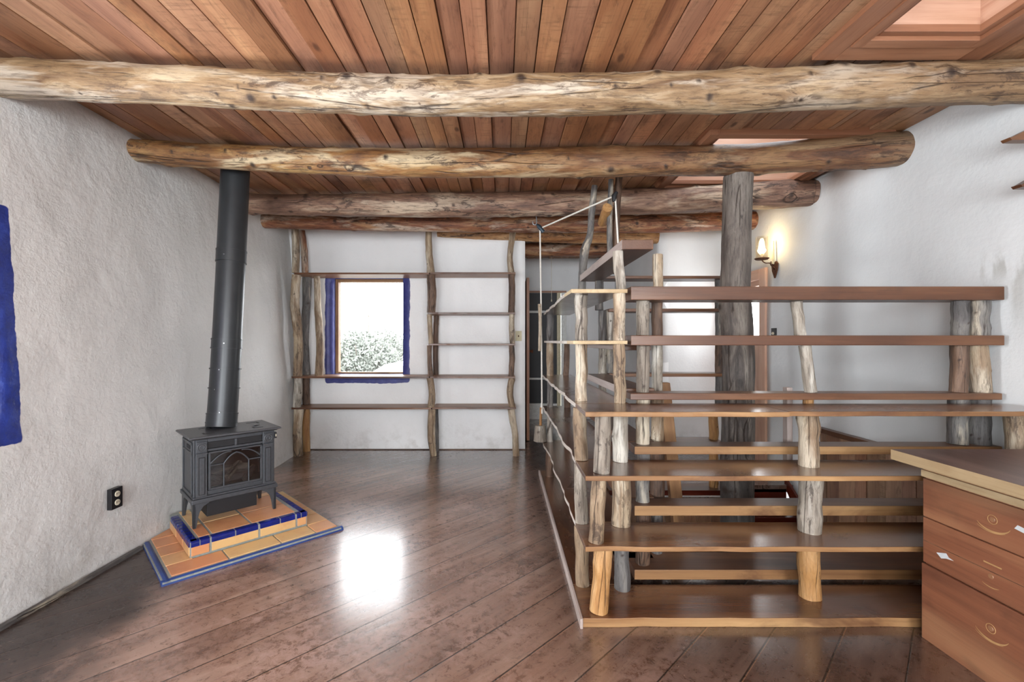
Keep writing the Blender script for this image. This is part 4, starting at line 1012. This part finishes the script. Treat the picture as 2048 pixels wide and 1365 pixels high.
for i, (za, zb, xf) in enumerate([(.513, .672, DX), (.320, .508, DX), (.0, .315, DX-.006)]):
    m = MB(); m.box((xf, DN+.01, za), (xf+.012, DF-.0, zb), 1)
    dr1 = dchild(m, 'drawer', 'desk', desk, .0025)
    m = MB(); cy = 1.63 if i != 1 else 1.635; cz = (za+zb)/2+(.01, -.02, .05)[i]
    m.tube([(xf+.001, cy, cz), (xf-.0025, cy, cz)], [.010, .008], 16); m.build('knob_plug', 'back_shelf', dr1)
    m = MB()
    if i != 1:
        m.tube([(xf-.0005, cy+.016*math.cos(a), cz+.016*math.sin(a)) for a in [6.2832*k/20 for k in range(21)]], [.0012], 5, cap=False)
        m.build('worn_ring', 'scratch', dr1)
        m = MB(); arcs(m, cy, cz, .062, .35, 2.6, .0035, xf-.0008); m.build('worn_arc', 'scratch', dr1)
        m = MB(); arcs(m, cy+.004, cz+.004, .074, .9, 2.3, .0012, xf-.0008)
    else:
        m.box((xf-.0009, 1.60, cz+.042), (xf, 1.66, cz+.047)); m.build('worn_arc', 'scratch', dr1)
        m = MB(); arcs(m, cy, cz-.005, .05, 1.0, 2.2, .002, xf-.0008)
    m.build('worn_arc', 'scratch', dr1)
    if i == 1:
        m = MB(); m.box((xf-.001, DN+.02, .411), (xf+.0, DF, .4125), 1); m.build('board_joint', 'post_dark', dr1)
        m = MB(); m.prism([(1.84, .385), (1.80, .40), (1.79, .388), (1.77, .384), (1.80, .379), (1.82, .37)], xf-.001, xf, plane='yz'); m.build('paint_fleck', 'paintfleck', dr1)
    if i == 0:
        m = MB(); m.prism([(1.56, .60), (1.55, .615), (1.52, .61), (1.50, .60), (1.53, .595)], xf-.001, xf, plane='yz'); m.build('paint_fleck', 'paintfleck', dr1)

# ------------------------------------------------------------------ small things on the walls
# outlet low on the left wall
ol = thing('wall_outlet', 'black double socket outlet low on the left wall near the hearth', 'outlet', (-2.205, 2.55, .36))
m = MB(); m.box((-.005, -.037, -.058), (.022, .037, .058)); m.build('cover_plate', 'black_plate', ol, .002)
for zz in (.024, -.024):
    m = MB(); m.tube([(.020, 0, zz), (.026, 0, zz)], [.017, .016], 20); s1_ = m.build('socket', 'ivory', ol)
    m = MB(); m.box((.0255, -.008, zz-.002), (.0268, -.005, zz+.008)); m.box((.0255, .005, zz-.002), (.0268, .008, zz+.008)); m.build('slot', 'iron_black', s1_)
sw = thing('light_switch', 'small dark switch plate on the right wall below the sconce', 'switch', (2.515, 4.16, Z(668, 4.15)))
m = MB(); m.box((-.012, -.035, -.05), (.005, .035, .05)); m.build('cover_plate', 'black_plate', sw, .002)
m = MB(); m.tube([(-.011, 0, .0), (-.022, 0, .004)], [.014, .012], 14); m.build('dimmer_knob', 'ivory', sw)
sw = thing('light_switch', 'tarnished switch plate on the back wall end right of the bookcase', 'switch', (X(1037, 5.17), 5.172, Z(673, 5.17)))
m = MB(); m.box((-.036, -.012, -.057), (.036, .006, .057)); m.build('cover_plate', 'cream', sw, .002)
m = MB(); m.box((-.006, -.026, -.012), (.006, -.011, .01)); m.build('toggle', 'rust', sw)

# candle style sconce on the right wall
sconce = thing('wall_sconce', 'lit candle-style iron wall lamp with glass cylinder above the door', 'wall lamp', (2.51, 4.14, Z(540, 4.14)))
sx_, sy_, sz_ = sconce.location
m = MB()
m.prism([(0, -.08), (.035, -.01), (.045, .05), (.02, .075), (0, .06), (-.02, .075), (-.045, .05), (-.035, -.01)], -.012, .004, plane='yz')
m.build('backplate', 'rust', sconce, .002)
m = MB(); m.tube([(-.012, 0, .04), (-.04, 0, .055), (-.06, 0, .06), (-.09, 0, .06), (-.115, 0, .075), (-.125, 0, .095)], [.005], 8, step=.01)
m.tube([(-.012, 0, .05), (-.03, .02, .075), (-.02, .04, .05), (-.005, .03, .03)], [.004], 8, step=.008); m.tube([(-.012, 0, .0), (-.03, -.02, .02), (-.02, -.035, .0)], [.004], 8, step=.008)
m.build('scroll_arm', 'rust', sconce)
m = MB(); m.tube([(-.02, 0, .05), (-.02, .0, .26)], [.011, .009], 10, .15, 5, .01); m.build('candle_stick', 'cream', sconce)
m = MB(); m.tube([(-.125, 0, .09), (-.125, 0, .10), (-.125, 0, .104)], [.05, .062, .06], 24); m.build('drip_pan', 'rust', sconce)
m = MB(); m.tube([(-.125, 0, .104), (-.125, 0, .145)], [.013, .013], 16); m.build('candle_socket', 'ivory', sconce)
m = MB(); K = 10
m.tube([(-.125, 0, .145), (-.125, 0, .155), (-.125, 0, .175), (-.125, 0, .198), (-.125, 0, .21)], [.012, .026, .036, .026, .008], 20, step=.004); m.build('bulb', m_emit('lamp_bulb', (1, .86, .6, 1), 8), sconce)
m = MB(); vs = []; N = 28
for z_ in (.106, .30):
    for k in range(N): vs.append((-.125+.052*math.cos(6.2832*k/N), .052*math.sin(6.2832*k/N), z_))
m.add(vs, [(k, (k+1) % N, N+(k+1) % N, N+k) for k in range(N)], None, None, 0, True)
o = m.build('glass_shade', 'lamp_glass', sconce); so = o.modifiers.new('s', 'SOLIDIFY'); so.thickness = .002
ld = bpy.data.lights.new('sconce_light', 'POINT'); ld.energy = 3.2; ld.color = (1, .74, .38); ld.shadow_soft_size = .035
lo = bpy.data.objects.new('sconce_light', ld); col.objects.link(lo); lo.location = (sx_-.125, sy_, sz_+.235)

# pointed brackets at the right edge of the view, on the right wall
for (tx, ty, d_, hh, lab) in [(2010, 279, 2.05, .05, 'larger upper pointed wooden bracket on the right wall'), (2031, 372, 2.05, .028, 'smaller lower pointed wooden bracket on the right wall')]:
    m = MB(); xt = X(tx, d_); zt = Z(ty, d_)
    m.prism([(xt, zt), (xt+.01, zt-.012), (2.515, zt-.012), (2.515, zt+.105 if hh > .04 else zt+.10), (xt+.004, zt-.002)], d_-.02, d_+.02, 0, plane='xz')
    tag(m.build('wall_bracket', 'plank', None, .003), lab, 'bracket', 'pointed brackets on the right wall')

# ------------------------------------------------------------------ rope, pulleys, weight
rope = thing('pulley_rope', 'white rope running over two pulleys from ceiling beam to top shelf', 'rope', (X(1080, 4.02), 4.02, 1.6))
def rchild(m, name, mat):
    o = m.build(name, mat, rope); o.location = (-rope.location[0], -rope.location[1], -rope.location[2]); return o
dA, dB = 4.02, 3.33
pa = Vector((X(1080, dA), dA, Z(456, dA))); pb = Vector((X(1228, dB), dB, Z(393, dB)))
m = MB()
m.tube([pa+Vector((.02, 0, .0)), pb], [.007], 8); m.tube([pa, Vector((X(1083, dA), dA, 1.25)), Vector((X(1084, dA), dA, .66))], [.007], 8)
m.tube([pb+Vector((.01, 0, -.02)), (X(1234, dB), 3.3, Z(487, 3.3))], [.007], 8)
rchild(m, 'cord', 'rope')
m = MB(); m.tube([pa+Vector((-.03, 0, .03)), pa+Vector((-.01, 0, .01)), pa+Vector((.03, 0, -.04))], [.008, .02, .018], 12); rchild(m, 'pulley', 'dark_steel')
m = MB(); m.tube([pb+Vector((.02, 0, .03)), pb, pb+Vector((-.0, 0, -.04))], [.014, .02, .012], 12); rchild(m, 'pulley', 'iron_black')
m = MB(); m.tube([pa+Vector((-.035, 0, .11)), pa+Vector((-.03, 0, .05)), pa+Vector((-.04, 0, .025)), pa+Vector((-.06, 0, .03)), pa+Vector((-.065, 0, .055))], [.005], 8, step=.006); rchild(m, 'hook', 'steel')
m = MB(); m.tube([(X(1083.5, dA), dA, .70), (X(1083.5, dA), dA, .63), (X(1083.5, dA), dA, .60)], [.007, .014, .012], 10); rchild(m, 'knot', 'rope')
m = MB(); dw = 4.02; m.tube([(X(1079, dw), dw, Z(703, dw)), (X(1080.5, dw), dw, Z(655, dw)), (X(1079, dw), dw, Z(609, dw))], [.014, .015, .015], 12, .06, 50, .02, (), 2)
tag(m.build('wooden_stick', 'post_tan'), 'short pale stick tied upright against the hanging rope', 'stick')
wt = thing('rope_weight', 'stone-like block weight with wooden handle hanging at the rope end', 'weight', (X(1080, dw), dw, Z(883, dw)))
m = MB(); m.tube([(0, 0, .0), (0, 0, .07), (0, 0, .14)], [.062, .058, .048], 14, .1, 51, .012, (), 3); m.build('block', 'post_grey', wt)
m = MB(); m.tube([(.005, 0, .14), (.01, 0, .30)], [.012, .012], 10, .05, 52, .02); m.build('handle', 'post_orange', wt)
# light pull cord in the hall
m = MB(); dq = 5.97; m.tube([(X(1103, dq), dq, 2.38), (X(1103, dq), dq, Z(600, dq))], [.0025], 6); m.tube([(X(1103, dq), dq, Z(604, dq)), (X(1103, dq), dq, Z(600, dq))], [.008, .006], 8)
tag(m.build('pull_cord', 'ivory'), 'thin light pull cord hanging below the farthest beam in the hall', 'cord')

# ------------------------------------------------------------------ outside the back window
m = MB(); m.box((-30, 5.8, -.9), (30, 60, -.72)); struct(m.build('ground_outside', 'gravel'))
def bush(name, cx, cy, r, h, n, seed, label):
    rn = random.Random(seed); m = MB(); root = thing(name, label, 'bush', (cx, cy, -.72))
    for _ in range(n):
        a = rn.uniform(0, 6.283); ph = math.acos(rn.uniform(-.2, 1)); rr_ = rn.uniform(.72, 1.02)
        nn = 1+.18*noise.noise(Vector((math.cos(a)*2+seed, math.sin(a)*2, ph*2)))
        p = Vector((math.cos(a)*math.sin(ph)*r*rr_*nn, math.sin(a)*math.sin(ph)*r*.7*rr_*nn, .35*h+math.cos(ph)*h*.65*rr_*nn))
        s_ = rn.uniform(.03, .07); d1 = Vector((rn.gauss(0, 1), rn.gauss(0, 1), rn.gauss(0, 1))).normalized(); d2_ = d1.orthogonal().normalized()
        m.add([p-d1*s_, p-d2_*s_*.45, p+d1*s_, p+d2_*s_*.45], [(0, 1, 2, 3)])
    m.build('foliage', 'leaf', root)
    m = MB()
    for k in range(9):
        a = 6.283*k/9+rn.uniform(-.2, .2); m.tube([(0, 0, 0), (math.cos(a)*r*.35, math.sin(a)*r*.25, h*.5), (math.cos(a)*r*.7, math.sin(a)*r*.5, h*.85)], [.04, .025, .01], 7)
    m.build('branches', 'bark_out', root)
bush('bush', -3.95, 12.6, 1.15, 2.2, 12000, 1, 'large leafy bush outside the back window, left one')
bush('bush', -4.0, 15.4, 1.5, 2.3, 10000, 2, 'bush behind and right of the larger one, outside window')
m = MB(); m.tube([(X(737, 30), 30, -.72), (X(737, 30), 30, Z(625, 30))], [.06, .04], 8); m.box((X(737, 30)-.3, 29.98, Z(634, 30)), (X(737, 30)+.3, 30.02, Z(634, 30)+.05))
tag(m.build('utility_pole', 'bark_out'), 'thin utility pole far beyond the bushes, seen through the window', 'pole')
car = thing('car', 'white parked car half hidden at the lower right of the window', 'car', (-2.15, 10.8, -.66))
def car_prof(pts, y0_, y1_): m = MB(); m.prism(pts, y0_, y1_, 0, plane='xz'); return m
car_prof([(-2.0, .35), (-2.05, .7), (-1.9, .85), (-1.2, .95), (2.0, .98), (2.15, .8), (2.15, .35)], -.8, .8).build('body', 'car_paint', car, .06)
car_prof([(-1.25, .93), (-.5, 1.38), (-.1, 1.45), (1.1, 1.42), (1.8, .97)], -.7, .7).build('roof', 'car_paint', car, .05)
m = MB(); m.prism([(-.95, .99), (-.42, 1.32), (.2, 1.37), (.2, .99)], -.712, -.70, plane='xz'); m.prism([(.28, .99), (.28, 1.37), (1.0, 1.35), (1.45, 1.0)], -.712, -.70, plane='xz'); m.build('window', 'carglass', car)
for xx in (-1.25, 1.35):
    for yy in (-.8, .6):
        m = MB(); m.tube([(xx, yy, .32), (xx, yy+.2, .32)], [.32, .32], 24); m.build('wheel', 'tyre', car)
